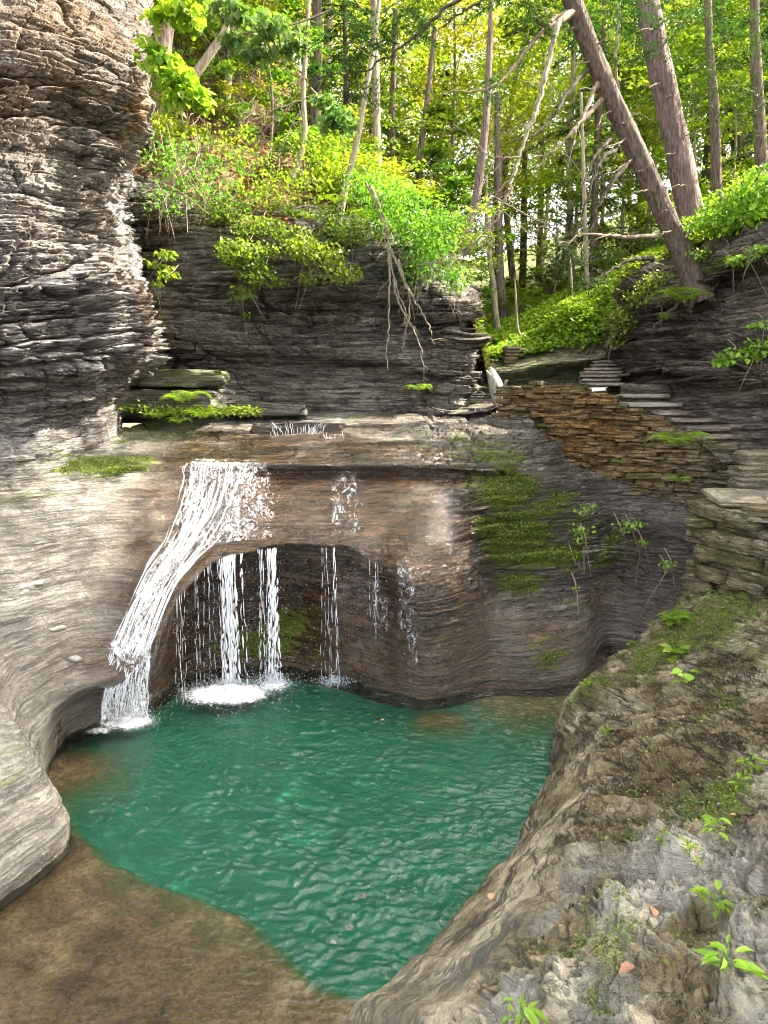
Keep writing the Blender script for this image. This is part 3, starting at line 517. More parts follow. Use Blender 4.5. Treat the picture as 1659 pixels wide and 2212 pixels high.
# wooded slope above the back cliff, far bank and forest floor
HS = []
for px, ty in [(-900, 300), (-300, 330), (120, 380), (330, 400), (450, 420), (600, 440), (740, 470), (850, 500), (930, 560), (990, 610), (1015, 650)]:
    b = 16.3 if px < 900 else 16.0
    k = np.clip((1015-px)/700, 0, 1.6)
    p0 = Y(px, ty+20, b)
    HS.append([p0+np.array([0, -.1, -.3]), p0+np.array([-.2*k, 1.0, .1+.6*k]), p0+np.array([-.5*k, 3, .3+2.6*k]), p0+np.array([-1*k, 6, .5+5.6*k]), p0+np.array([-1.5*k, 10, .7+9.4*k]), p0+np.array([-3*k, 22, 2+16*k]), p0+np.array([-6*k, 60, 8+22*k])])
p = HS[-1]; HS.append([q+np.array([1.2, 4, -2.3]) for q in p])
NH = Net(HS)
def build_hill(nr=260, nc=300):
    P, tr, tc = NH.grid(nr, nc, wr=[1, 1, 1, .8, .4, .15], wc=[.2, .4, .8, 1, 1, 1, 1, 1, 1, 1, 1])
    x, y, z = P[..., 0], P[..., 1], P[..., 2]
    P[..., 2] += .35*fbm(x*.6, y*.6, 0*z, 4, 5)+.06*fbm(x*5, y*5, z*0, 3, 6)
    o = mesh_obj('hillside', P.reshape(-1, 3), gridfaces(nr, nc), M['litter'], None, None)
    tag(o, None, None, None, 'structure'); return P
PH = build_hill()
# far bank (upstream) with the mossy undercut bed in front
FB = []
for px, rows in [(960, [(850, 17.5), (838, 17.6), (815, 17.6), (800, 18.3), (770, 20), (740, 24), (700, 32), (640, 60), (560, 130)]),
                 (1040, [(848, 17.3), (836, 17.4), (812, 17.3), (790, 18.2), (755, 20), (715, 24), (680, 32), (630, 60), (560, 130)]),
                 (1110, [(845, 17.1), (830, 17.4), (802, 17.1), (788, 18.0), (745, 20), (700, 23), (650, 31), (610, 60), (540, 130)]),
                 (1180, [(840, 16.9), (818, 17.5), (788, 16.9), (775, 17.8), (720, 19.5), (680, 22), (635, 30), (590, 60), (520, 130)]),
                 (1250, [(835, 16.6), (808, 17.4), (780, 16.7), (770, 17.6), (690, 18.4), (655, 21), (610, 28), (560, 60), (500, 130)]),
                 (1310, [(830, 16.4), (800, 17.2), (772, 16.6), (755, 17.6), (700, 18.0), (640, 20), (590, 27), (540, 60), (480, 130)]),
                 (1380, [(825, 16.4), (790, 17.2), (750, 16.8), (700, 17.4), (640, 17.8), (600, 19), (560, 26), (510, 60), (450, 130)]),
                 (1480, [(800, 16.6), (760, 17.0), (700, 16.8), (620, 16.2), (590, 16.6), (560, 18), (520, 25), (470, 60), (400, 130)]),
                 (1620, [(760, 16.0), (700, 15.8), (600, 15.0), (530, 14.8), (500, 15.2), (470, 17), (440, 24), (400, 60), (340, 130)]),
                 (1900, [(760, 15.0), (700, 14.0), (560, 13.2), (430, 12.8), (390, 13.5), (360, 16), (340, 24), (310, 60), (260, 130)]),
                 (2700, [(760, 13.0), (700, 12.0), (500, 11.2), (300, 10.8), (250, 11.5), (220, 16), (210, 24), (200, 60), (180, 130)])]:
    FB.append([Y(px, a, b) for a, b in rows])
NFB = Net(FB)
def build_far(nr=260, nc=300):
    P, tr, tc = NFB.grid(nr, nc, wr=[1.5, 1.5, 1.5, 1.2, 1, .5, .12, .05], wc=[1, 1, 1, 1, 1, 1, .8, .5, .3, .1])
    x, y, z = P[..., 0], P[..., 1], P[..., 2]
    a = np.broadcast_to(tc[None, :], P.shape[:2]); r = np.interp(tr, NFB.kr, np.arange(9))[:, None]+0*a
    P[..., 1] -= .2*flaky(P, a, seed=44)*(r < 4)
    P[..., 2] += (.10*fbm(x*1.2, y*1.2, 0*z, 3, 35)+.5*fbm(x*.2, y*.2, 0*z, 3, 37)*sstep(24, 40, y))*(r > 3.2)
    mo = .55+.45*sstep(3.3, 3.9, r)-.3*spots(P, [(Y(1260, 740, 18), .7, .35, 1.4)]); och = spots(P, [(Y(1260, 740, 18), .9, .5, .3)])
    o = mesh_obj('ground', P.reshape(-1, 3), gridfaces(nr, nc), M['dark_cliff'], None, dict(moss=mo, wet=0*mo, ochre=och, lime=.5*och))
    tag(o, None, None, None, 'structure'); return P
PFB = build_far()
# ground sheet to the horizon, below everything
g = mesh_obj('forest_floor', np.array([[-300, 17, -2.0], [300, 17, -2.0], [300, 400, -2], [-300, 400, -2.]]), np.array([[0, 1, 2, 3]]), M['bank']); tag(g, kind='structure')

# ------------------------------------------------------------------ pool
SH = np.array([Z(*p, -.12)[:2] for p in [(60, 1700), (120, 1770), (165, 1828), (240, 1880), (330, 1925), (430, 1958), (500, 1990), (545, 2025), (575, 2060), (640, 2125), (700, 2160), (765, 2176), (830, 2250), (900, 2400)]])
def shelf_dist(x, y):
    best = np.full(x.shape, 1e9); sgn = np.ones(x.shape)
    for a, b in zip(SH[:-1], SH[1:]):
        d = b-a; t = np.clip(((x-a[0])*d[0]+(y-a[1])*d[1])/(d@d), 0, 1)
        qx, qy = x-a[0]-t*d[0], y-a[1]-t*d[1]; q = np.hypot(qx, qy)
        s = np.sign(d[0]*qy-d[1]*qx)
        m = q < best; best = np.where(m, q, best); sgn = np.where(m, s, sgn)
    return best*sgn                                   # positive towards the deep side
def build_pool():
    nx, ny = 420, 420
    X, Yy = np.meshgrid(np.linspace(-6, 4.2, nx), np.linspace(1.0, 11.6, ny))
    d = shelf_dist(X, Yy)
    zb = -.075-.02*fbm(X*1.1, Yy*1.1, 0*X, 4, 3)-.008*fbm(X*9, Yy*9, 0*X, 3, 8)-.02*sstep(-.6, .05, d)
    deep = .09*sstep(-.02, .20, d+.05*fbm(X*4, Yy*4, 0*X, 3, 4))
    lim = spots(np.stack([X, Yy, 0*X], -1), [(Z(120, 1650), .8, 1, 1.25), (Z(1130, 1505), .9, 1, 1.15), (Z(950, 1540), .5, 1, 1.1), (Z(1230, 1510), .7, 1, 1.1), (Z(190, 1610), .35, 1, .6)])
    zb = zb-deep*(1-np.clip(lim, 0, 1))
    m, n, l = newmat('pool bed')
    g = nd(n, 'NewGeometry'); sx = nd(n, 'SeparateXYZ'); l.new(g.outputs['Position'], sx.inputs[0])
    v = mapped(n, l, (1, 1, 1)); f1 = noise(n, l, v, 2.2, 8, .65, .4); f2 = noise(n, l, v, 26, 6, .7)
    br = mix(n, l, .85, ramp(n, l, f1, [(.3, (.05, .028, .014)), (.5, (.155, .10, .045)), (.68, (.28, .20, .10))]), ramp(n, l, f2, [(.3, .3), (.6, 1.5)]), 'MULTIPLY')
    dz = mth(n, l, 'ADD', sx.outputs['Z'], mth(n, l, 'MULTIPLY_ADD', f1, .03, -.015))
    fac = mth(n, l, 'MULTIPLY_ADD', dz, -1/.09, -.98, clamp=True)            # 0 in the shallows, 1 in the deep hole
    c = mix(n, l, ramp(n, l, fac, [(.0, 0), (.10, .55), (.35, .9), (.8, 1)]), br, ramp(n, l, fac, [(.05, (.11, .11, .025)), (.35, (.045, .12, .045)), (.85, (.006, .155, .082))]))
    b = nd(n, 'BsdfPrincipled'); l.new(c, b.inputs['Base Color']); b.inputs['Roughness'].default_value = .9
    bu = nd(n, 'Bump'); bu.inputs['Strength'].default_value = .8; bu.inputs['Distance'].default_value = .04; l.new(mth(n, l, 'MULTIPLY', mth(n, l, 'ADD', f1, mth(n, l, 'MULTIPLY', f2, .4)), mth(n, l, 'SUBTRACT', 1, fac, None, True)), bu.inputs['Height']); l.new(bu.outputs[0], b.inputs['Normal'])
    l.new(b.outputs[0], nd(n, 'OutputMaterial').inputs[0])
    tag(mesh_obj('pool_bed', np.stack([X, Yy, zb], -1).reshape(-1, 3), gridfaces(ny, nx, True), m, smooth=True), kind='structure')
    nx, ny = 700, 700
    X, Yy = np.meshgrid(np.linspace(-6, 4.2, nx), np.linspace(1.0, 11.6, ny))
    d = shelf_dist(X, Yy)
    c1 = Z(500, 1480); c2 = Z(280, 1560)
    r1 = np.hypot(X-c1[0], (Yy-c1[1])); r2 = np.hypot(X-c2[0], Yy-c2[1])
    amp = (.25+.75*sstep(-.5, .5, d))
    wx, wy = X+.25*fbm(X*.8, Yy*.8, 0*X, 3, 5), Yy+.25*fbm(X*.8, Yy*.8, 0*X+4, 3, 6)
    rid = lambda q: 1-np.abs(q)*2
    z = (1+.9*sstep(7.5, 5, Yy)*sstep(-.5, .5, d)*sstep(-1.5, .5, X))*amp*.85*(.016*fbm(wx*4.2-wy*1.2, wy*7+wx*1.5, 0*X, 3, 1)+(.012+.010*fbm(X*.9, Yy*.9, 0*X, 2, 77))*rid(vn(wx*9-wy*4, wy*15+wx*5, 0*X, 3))+.005*fbm(wx*22, wy*30, 0*X, 2, 4))
    z = z+.02*np.exp(-r1/.6)*np.sin(r1*26+2*fbm(X*2, Yy*2, 0*X, 2, 9))*.5+.02*np.exp(-r2/.5)*fbm(X*12, Yy*12, 0*X, 2, 9)
    foam = np.maximum.reduce([1.15*np.exp(-(((X-Z(490, 1500)[0])/.66)**2+((Yy-Z(490, 1500)[1])/.40)**2)), .8*np.exp(-(((X-Z(590, 1480)[0])/.36)**2+((Yy-Z(590, 1480)[1])/.30)**2)), .95*np.exp(-(((X-c2[0])/.42)**2+((Yy-c2[1]+.05)/.26)**2)),
                              .8*np.exp(-(((X-Z(215, 1580)[0])/.25)**2+((Yy-Z(215, 1580)[1])/.14)**2)), .55*np.exp(-(((X-Z(715, 1478)[0])/.28)**2+((Yy-Z(715, 1478)[1])/.18)**2)), .55*np.exp(-(((X-Z(400, 1490)[0])/.35)**2+((Yy-Z(400, 1490)[1])/.22)**2))])
    halo = .40*np.exp(-(((X-Z(480, 1510)[0])/1.5)**2+((Yy-Z(480, 1510)[1])/.9)**2)); foam = np.maximum(foam, halo)
    z = z+.05*np.clip(foam-.3, 0, 1)*(1+fbm(X*14, Yy*14, 0*X, 3, 2))*.7
    m, n, l = newmat('pool water')
    v = mapped(n, l, (1, 1.5, 1)); h = mth(n, l, 'ADD', noise(n, l, v, 11, 4, .55, .8), mth(n, l, 'MULTIPLY', noise(n, l, v, 38, 3, .5, .3), .3))
    bu = nd(n, 'Bump'); bu.inputs['Strength'].default_value = .7; bu.inputs['Distance'].default_value = .02; l.new(h, bu.inputs['Height'])
    tr_ = nd(n, 'BsdfTransparent'); tr_.inputs[0].default_value = (.93, .97, .95, 1); gl = nd(n, 'BsdfGlossy'); gl.inputs['Roughness'].default_value = .03
    fr = nd(n, 'Fresnel'); fr.inputs['IOR'].default_value = 1.6
    l.new(bu.outputs[0], gl.inputs['Normal']); l.new(bu.outputs[0], fr.inputs['Normal'])
    ms = nd(n, 'MixShader'); l.new(fr.outputs[0], ms.inputs[0]); l.new(tr_.outputs[0], ms.inputs[1]); l.new(gl.outputs[0], ms.inputs[2])
    fo = nd(n, 'BsdfPrincipled'); fo.inputs['Base Color'].default_value = (.86, .9, .92, 1); fo.inputs['Roughness'].default_value = .4
    fnz = mth(n, l, 'ADD', noise(n, l, mapped(n, l, (1, 1, 1)), 30, 7, .75, .5), mth(n, l, 'MULTIPLY_ADD', attr(n, 'foam'), .75, -.62))
    ff = ramp(n, l, fnz, [(.27, 0), (.47, .95)])
    m2 = nd(n, 'MixShader'); l.new(ff, m2.inputs[0]); l.new(ms.outputs[0], m2.inputs[1]); l.new(fo.outputs[0], m2.inputs[2])
    l.new(m2.outputs[0], nd(n, 'OutputMaterial').inputs[0])
    tag(mesh_obj('water', np.stack([X, Yy, z], -1).reshape(-1, 3), gridfaces(ny, nx, True), m, smooth=True, attrs={'foam': foam}), kind='structure')
build_pool()
# ------------------------------------------------------------------ creek floor and stair ramp
RP = [[Y(a, b, c), Y(d, e, f), Y(g_, h_, i)] for (a, b, c), (d, e, f), (g_, h_, i) in [
    ((1560, 990, 11.1), (1680, 990, 11.1), (2100, 1010, 10.2)), ((1500, 945, 11.95), (1570, 952, 12.1), (1680, 960, 12.4)), ((1420, 912, 12.6), (1490, 915, 12.9), (1580, 922, 13.3)),
    ((1330, 880, 13.2), (1400, 880, 13.6), (1480, 880, 14.3)), ((1250, 856, 13.7), (1300, 852, 14.4), (1360, 850, 15.3)), ((1110, 868, 14.1), (1200, 858, 15.2), (1330, 843, 16.6)), ((1000, 893, 14.6), (1060, 872, 15.5), (1250, 848, 17.2)), ((900, 885, 16), (1000, 870, 17), (1100, 855, 19))]]
NR_ = Net(RP)
P, tr, tc = NR_.grid(160, 220); a = np.broadcast_to(tc[None, :], P.shape[:2])
P[..., 2] += .05*strata(P, a, .07, .5, 61)+.08*fbm(P[..., 0], P[..., 1], 0*a, 3, 4)
z0_ = np.zeros(P.shape[:2])
tag(mesh_obj('path', P.reshape(-1, 3), gridfaces(160, 220), M['right_cliff'], None, dict(moss=z0_+.3, wet=z0_, ochre=z0_, lime=z0_)), kind='structure')

# ------------------------------------------------------------------ stones
def box_surface(n=4):
    idx = {}; V = []; Fq = []
    def vid(i, j, k):
        if (i, j, k) not in idx: idx[(i, j, k)] = len(V); V.append((i/(n-1)*2-1, j/(n-1)*2-1, k/(n-1)*2-1))
        return idx[(i, j, k)]
    m = n-1
    for a in range(m):
        for b in range(m):
            Fq += [[vid(a, b, 0), vid(a, b+1, 0), vid(a+1, b+1, 0), vid(a+1, b, 0)], [vid(a, b, m), vid(a+1, b, m), vid(a+1, b+1, m), vid(a, b+1, m)],
                   [vid(a, 0, b), vid(a+1, 0, b), vid(a+1, 0, b+1), vid(a, 0, b+1)], [vid(a, m, b), vid(a, m, b+1), vid(a+1, m, b+1), vid(a+1, m, b)],
                   [vid(0, a, b), vid(0, a, b+1), vid(0, a+1, b+1), vid(0, a+1, b)], [vid(m, a, b), vid(m, a+1, b), vid(m, a+1, b+1), vid(m, a, b+1)]]
    return np.array(V), np.array(Fq)
BV, BF = box_surface(5)
BVh, BFh = box_surface(26)
class Stones:
    def __init__(s): s.v = []; s.f = []; s.n = 0; s.o = []; s.m = []; s.l = []
    def add(s, c, L, D, H, ang, seed, o=0, m=0, li=0, rnd=.16, hi=False, jit=.10, tilt=0):
        B, Fq = (BVh, BFh) if hi else (BV, BF)
        v = B*(1-rnd*(np.abs(B)[:, [1, 2, 0]]**4*np.abs(B)[:, [2, 0, 1]]**4*0+np.clip(np.abs(B)[:, [1, 2, 0]]+np.abs(B)[:, [2, 0, 1]]-1.3, 0, 1)))
        sk = np.random.RandomState(seed).rand(6)-.5
        v = v*np.array([L, D, H])/2
        v[:, 0] += sk[0]*.3*H*np.sign(v[:, 0])+sk[1]*.5*v[:, 1]; v[:, 2] *= 1+sk[2]*.5*v[:, 0]/L; v[:, 2] += tilt*v[:, 0]+sk[3]*.12*v[:, 1]
        q = v*1.0+seed*3.17
        k = 5 if not hi else 3
        v = v+np.stack([fbm(q[:, 0]*k, q[:, 1]*k, q[:, 2]*k*2, 3, i) for i in (1, 2, 3)], -1)*np.array([L, D, H])*jit
        if hi: 
            st = strata(v+np.array(c), v[:, 0]+seed, .06, .5, seed % 50); v[:, 0] += np.sign(v[:, 0])*.03*st; v[:, 1] += np.sign(v[:, 1])*.05*st*(np.abs(v[:, 2]) < H*.47)
        ca, sa = math.cos(ang), math.sin(ang)
        v = np.stack([v[:, 0]*ca-v[:, 1]*sa, v[:, 0]*sa+v[:, 1]*ca, v[:, 2]], -1)+np.asarray(c)
        s.v.append(v); s.f.append(Fq+s.n); s.n += len(v); s.o.append(np.full(len(v), o)); s.m.append(np.full(len(v), m)); s.l.append(np.full(len(v), li))
    def build(s, name, mat, parent=None, wet=0.0):
        o_ = np.concatenate(s.o); return mesh_obj(name, np.concatenate(s.v), np.concatenate(s.f), mat, parent, dict(ochre=o_, moss=np.concatenate(s.m), lime=np.concatenate(s.l), wet=0*o_+wet))
M['masonry'] = rock_mat('dry stone', (.06, .045, .03), (.24, .20, .13), (.46, .41, .30), warm=(.26, .20, .10), bandz=6, bump=.5, fine=14, mosscol=(.085, .09, .018))
M['tread'] = rock_mat('dressed stone', (.06, .048, .038), (.21, .172, .14), (.42, .36, .30), warm=(.20, .15, .11), bandz=3, bump=.2, fine=10)

def wall(name, nodes, label, ochre, seed=3, course=(.035, .11), depth=.34, mossb=.35, lenr=(.14, .45), parent=None):
    rs = random.Random(seed); K = [Y(a, b, d) for a, b, c, d in nodes]; B = [Y(a, c, d) for a, b, c, d in nodes]
    xy = np.array([k[:2] for k in K]); zt = np.array([k[2] for k in K]); zb = np.array([b[2] for b in B])
    sl_ = np.concatenate([[0], np.cumsum(np.linalg.norm(np.diff(xy, axis=0), axis=1))]); T = sl_[-1]
    st = Stones(); z = zb.min(); n = 0
    while z < zt.max():
        h = rs.uniform(*course); s = -rs.random()*.2
        while s < T:
            L = rs.uniform(*lenr)*(1.3 if h > .08 else .9); m = s+L/2
            if 0 < m < T:
                t_, b_ = np.interp(m, sl_, zt), np.interp(m, sl_, zb)
                if b_-.08 < z+h/2 < t_+.02:
                    x = np.interp(m, sl_, xy[:, 0]); y = np.interp(m, sl_, xy[:, 1]); i = min(len(xy)-2, max(0, int(np.searchsorted(sl_, m))-1))
                    ang = math.atan2(*(xy[i+1]-xy[i])[::-1]); pr = rs.uniform(-.14, .07)
                    hh = h*rs.uniform(.84, 1.02)
                    st.add((x+math.sin(ang)*pr, y-math.cos(ang)*pr+depth*.35, z+h/2), L*1.0, depth*rs.uniform(.8, 1.15), hh, ang+rs.uniform(-.14, .14), seed*1000+n, ochre(m/T, (z-b_)/(t_-b_+.01), rs), mossb*rs.uniform(.3, 1.7), 0, rnd=.07, jit=.17, tilt=rs.uniform(-.05, .05)); n += 1
            s += L
        z += h
    # mortar and rubble core behind the facing stones
    m_ = 60; ss = np.linspace(0, T, m_); x = np.interp(ss, sl_, xy[:, 0]); y = np.interp(ss, sl_, xy[:, 1])+.10
    t_ = np.interp(ss, sl_, zt)-.05; b_ = np.interp(ss, sl_, zb)-.1
    R = [np.stack([x, y, b_+(t_-b_)*k], -1) for k in np.linspace(0, 1, 12)]+[np.stack([x, y+.5, t_], -1)]
    R = np.array(R); R[..., 1] += .03*fbm(R[..., 0]*6, 0*R[..., 0], R[..., 2]*6, 3, 4)
    st.v.append(R.reshape(-1, 3)); st.f.append(gridfaces(13, m_)+st.n); st.n += 13*m_
    zz = np.zeros(13*m_); st.o.append(zz+.2); st.m.append(zz+.3); st.l.append(zz)
    o = st.build(name, M['masonry'], parent)
    if label: tag(o, label, 'stone wall')
    return o
wall('retaining_wall', [(1088, 836, 898, 14.0), (1150, 830, 915, 13.7), (1210, 833, 985, 13.3), (1260, 838, 1010, 13.0), (1310, 852, 1035, 12.8), (1350, 880, 1050, 12.5), (1400, 900, 1085, 12.2), (1450, 915, 1100, 12.0), (1500, 935, 1110, 11.8), (1560, 962, 1120, 11.5), (1640, 985, 1135, 11.1)],
     'long ochre dry stone retaining wall holding up the stairs', lambda u, v, r: max(0, min(1, (1-abs(u-.32)*1.6)*r.uniform(.4, 1.25)*(.6+.5*(1-abs(v-.5))))), 3)
wall('stone_pillar', [(1590, 1078, 1180, 10.4), (1543, 1088, 1290, 8.95), (1612, 1104, 1340, 8.45), (1700, 1112, 1400, 8.0), (1850, 1115, 1450, 7.5)],
     'thick olive stone parapet wall at the right edge below the steps', lambda u, v, r: r.uniform(0, .15), 5, (.06, .17), .36, .48, (.2, .6))
s_ = Stones()
for i, (px, py, d, L, Dp, H) in enumerate([(1612, 1079, 9.15, .85, 1.0, .07), (1720, 1090, 8.7, .7, .9, .06), (1660, 1120, 8.35, .55, .5, .05), (1800, 1100, 8.3, .7, .8, .07)]):
    s_.add(Y(px, py, d)+np.array([0, 0, .02]), L, Dp, H, -.25, 700+i, 0, .25, .35, rnd=.1, hi=True, jit=.05)
tag(s_.build('cap_stone', M['basin_rock']), 'pale flat cap slabs on top of the parapet wall at right', 'cap stones')
t = thing('stone_steps', 'three mossy square-cut stone steps above the parapet at right', 'steps', tuple(Y(1650, 1070, 10.2)))
for i, (px, py, d, L, H) in enumerate([(1660, 1050, 10.0, 1.0, .20), (1665, 1021, 10.35, 1.0, .18), (1672, 990, 10.7, 1.0, .20)]):
    s = Stones(); c = Y(px, py, d)-np.array(t.location)
    s.add(c, L, .5, H, -.1, 800+i, .05, .45, .1, hi=True, jit=.04, rnd=.08); s.build('step', M['masonry'], t)
# the stairs
t = thing('stone_staircase', 'flight of dressed grey stone stairs climbing left under the right cliff', 'stairs', tuple(Y(1600, 975, 11.8)))
TR = [((1345, 1445), 856, 13.7), ((1355, 1468), 874, 13.3), ((1420, 1490), 892, 12.95), ((1455, 1552), 908, 12.65), ((1485, 1580), 926, 12.35), ((1508, 1606), 944, 12.05), ((1532, 1634), 962, 11.75)]
for i, ((x0, x1), py, d) in enumerate(TR):
    A, B = Y(x0, py, d), Y(x1, py, d); c = (A+B)/2-np.array(t.location); L = B[0]-A[0]
    s = Stones(); s.add(c+np.array([0, .18, 0]), L, .42, .07, 0, 900+i, 0, 0, .35 if i < 2 else 0, rnd=.03, jit=.012); tr_ = s.build('tread', M['tread'], t)
    s = Stones(); s.add(c+np.array([.03, .24, -.085]), L*.97, .36, .115, 0, 950+i, 0, 0, 0, rnd=.03, jit=.02); s.build('riser', M['right_cliff'], t)
t = thing('stone_staircase', 'short upper flight of pinkish stone stairs beneath the overhang at the cliff foot', 'stairs', tuple(Y(1300, 838, 14.6)))
for i, (x0, x1, py, d) in enumerate([(1268, 1340, 829, 14.6), (1258, 1338, 822, 14.8), (1255, 1342, 813, 15.0), (1262, 1343, 805, 15.2), (1272, 1342, 797, 15.4), (1285, 1335, 789, 15.6), (1295, 1325, 781, 15.8)]):
    A, B = Y(x0, py, d), Y(x1, py, d); c = (A+B)/2-np.array(t.location)
    s = Stones(); s.add(c+np.array([0, .1, 0]), B[0]-A[0], .5, .05, .03, 970+i, 0, .05, .1, rnd=.05, jit=.02); s.build('tread', M['tread'], t)
    s = Stones(); s.add(c+np.array([0, .16, -.04]), (B[0]-A[0])*.95, .45, .06, .03, 990+i, 0, .05, 0, rnd=.05, jit=.02); s.build('riser', M['right_cliff'], t)
# slabs under the back cliff
def slab(name, c, L, D, H, ang, seed, label, cat='rock slab', moss=.3, lime=0, mat='fall_rock', jit=.06, ochre=0.0, tilt=0):
    s = Stones(); s.add(c, L, D, H, ang, seed, ochre, moss, lime, hi=True, jit=jit, tilt=tilt, rnd=.1); o = s.build(name, M[mat]); return tag(o, label, cat)
slab('rock_slab', Y(375, 824, 14.3), 1.95, 1.5, .30, .02, 41, 'big mossy flat slab topmost below the dark cliff at left', moss=.62, jit=.12)
slab('rock_slab', Y(370, 862, 14.1), 2.1, 1.4, .34, .0, 42, 'thick grey slab directly under the mossy flat slab', moss=.25, jit=.12)
slab('rock_slab', Y(560, 880, 14.8), 1.9, 1.2, .20, -.03, 43, 'low grey tapering slab right of the stacked slabs', moss=.25, tilt=-.06)
slab('rock_slab', Y(1090, 845, 16.4), 1.0, .8, .16, .1, 44, 'dark thin slab behind the bleached log stump', moss=.2, mat='dark_cliff')
slab('rock_slab', Y(1075, 862, 15.8), 1.3, .8, .18, .1, 45, 'dark wet slab in the creek left of the stone wall', moss=.3, mat='dark_cliff')
slab('boulder', Y(1395, 848, 14.1), .7, .6, .30, .1, 46, 'rounded dark purple boulder above the top stair', 'boulder', moss=0, mat='right_cliff', jit=.15)
# loose pale flakes on the left slab
def flake(px, py, z, L, ang, seed, label):
    c = Z(px, py, z); s = Stones(); s.add((c[0], c[1], c[2]+.02), L, L*.62, .03, ang, seed, 0, 0, 1, rnd=.3, jit=.16); o = s.build('stone_flake', M['cliff'])
    # settle onto the surface below
    k = np.argmin((PF[..., 0]-c[0])**2+(PF[..., 1]-c[1])**2+.2*(PF[..., 2]-c[2])**2); q = PF.reshape(-1, 3)[k]
    o.location = (0, 0, float(q[2]+.015-c[2]-.02)); return tag(o, label, 'loose stone')
flake(160, 1418, 1.0, .17, -.5, 51, 'white square flake of stone nearest the waterfall on the left slab')
flake(125, 1386, 1.1, .17, .9, 52, 'white split flake of stone left of the square one')
flake(78, 1297, 1.5, .22, .1, 53, 'thin pale flake higher on the left slab')

# ------------------------------------------------------------------ falling water
def water_mat(name, alpha=True):
    m, n, l = newmat(name)
    p = nd(n, 'BsdfPrincipled'); p.inputs['Base Color'].default_value = (.84, .87, .92, 1); p.inputs['Roughness'].default_value = .18; p.inputs['IOR'].default_value = 1.33
    t = nd(n, 'BsdfTransparent'); ms = nd(n, 'MixShader')
    if alpha:
        uv = nd(n, 'UVMap'); mp = nd(n, 'Mapping'); mp.inputs['Scale'].default_value = (1, 1, 1); l.new(uv.outputs[0], mp.inputs[0])
        f = noise(n, l, mp.outputs[0], 1.0, 6, .7, .6)
        mv = nd(n, 'Mapping'); mv.inputs['Scale'].default_value = (.9, 1.5, 1); l.new(uv.outputs[0], mv.inputs[0])
        rd = mth(n, l, 'ABSOLUTE', mth(n, l, 'SUBTRACT', noise(n, l, mv.outputs[0], 1.0, 4, .6, 1.5), .5))
        lace = mth(n, l, 'SUBTRACT', .80, mth(n, l, 'MULTIPLY', rd, 5.0))
        mq = nd(n, 'Mapping'); mq.inputs['Scale'].default_value = (2.6, 6, 1); l.new(uv.outputs[0], mq.inputs[0]); f2 = noise(n, l, mq.outputs[0], 1.0, 4, .6, 1.2)
        q = mth(n, l, 'ADD', mth(n, l, 'MULTIPLY', f, .4), mth(n, l, 'ADD', mth(n, l, 'MULTIPLY', f2, .3), mth(n, l, 'MULTIPLY', lace, .30)))
        fac = ramp(n, l, mth(n, l, 'ADD', mth(n, l, 'MULTIPLY_ADD', q, 3.8, -2.08), mth(n, l, 'MULTIPLY_ADD', attr(n, 'lv'), .75, .05)), [(.42, 0), (.85, .78)])
        l.new(fac, ms.inputs[0])
    else: ms.inputs[0].default_value = .72
    l.new(t.outputs[0], ms.inputs[1]); l.new(p.outputs[0], ms.inputs[2]); l.new(ms.outputs[0], nd(n, 'OutputMaterial').inputs[0]); return m
M['fall_sheet'] = water_mat('falling water sheet'); M['strand'] = water_mat('water strands', False)
NFN = NF
def onrock(r, c, off=.03):                           # points lying just off the bedrock at net coordinates
    p = NF.at(r, c); tree = PF.reshape(-1, 3)
    out = []
    for q in p:
        out.append(q)
    out = np.array(out); out[:, 1] -= off*1.3; out[:, 2] += off; return out
rw = random.Random(5)
def sheet(name, parent, rows, cl, cr, dens, nu=30, nv=70, off=.05):
    V = np.linspace(0, 1, nv); rows = rows if isinstance(rows[0], tuple) else [(q, q) for q in rows]; rl = np.interp(V, np.linspace(0, 1, len(rows)), [q[0] for q in rows]); rr = np.interp(V, np.linspace(0, 1, len(rows)), [q[1] for q in rows]); L = np.interp(V, np.linspace(0, 1, len(cl)), cl); R = np.interp(V, np.linspace(0, 1, len(cr)), cr)
    g = np.array([onrock(rl+(rr-rl)*u, L+(R-L)*u, off) for u in np.linspace(0, 1, nu)]).transpose(1, 0, 2)
    wv = .5+.5*fbm(g[..., 0]*7, g[..., 1]*3, g[..., 2]*3, 3, 5); g[..., 1] -= .05*wv; g[..., 2] += .03*wv
    U = np.linspace(0, 1, nu)[None, :]+0*g[..., 0]; VV = V[:, None]+0*g[..., 0]
    wd = np.linalg.norm(g[:, -1]-g[:, 0], axis=1).mean(); ln = np.linalg.norm(np.diff(g[:, nu//2], axis=0), axis=1).sum()
    edge = np.clip(np.minimum(U, 1-U)*14, 0, 1)
    lv = dens(U, VV)*edge
    return mesh_obj(name, g.reshape(-1, 3), gridfaces(nv, nu), M['fall_sheet'], parent, {'lv': lv}, True, np.stack([U*wd*17, VV*ln*4.5], -1).reshape(-1, 2))
def net_of(px, py, rlo=2, rhi=12):                    # net coordinates whose point projects nearest a pixel
    best = None
    for r in np.arange(rlo, rhi, .1):
        cc = np.arange(5, 22, .1); p = NF.at(np.full(len(cc), r), cc); d = p-np.array([0, 0, CAM_Z])
        f = d[:, 1]*CP-d[:, 2]*SP; u = d[:, 1]*SP+d[:, 2]*CP; X = 829.5+F*d[:, 0]/f; Q = 1106-F*u/f
        e = (X-px)**2+(Q-py)**2; i = e.argmin()
        if best is None or e[i] < best[0]: best = (e[i], r, cc[i])
    return best[1], best[2]
def strands(mb, starts, fall, width=.010, wob=.03, br=.8):
    pass
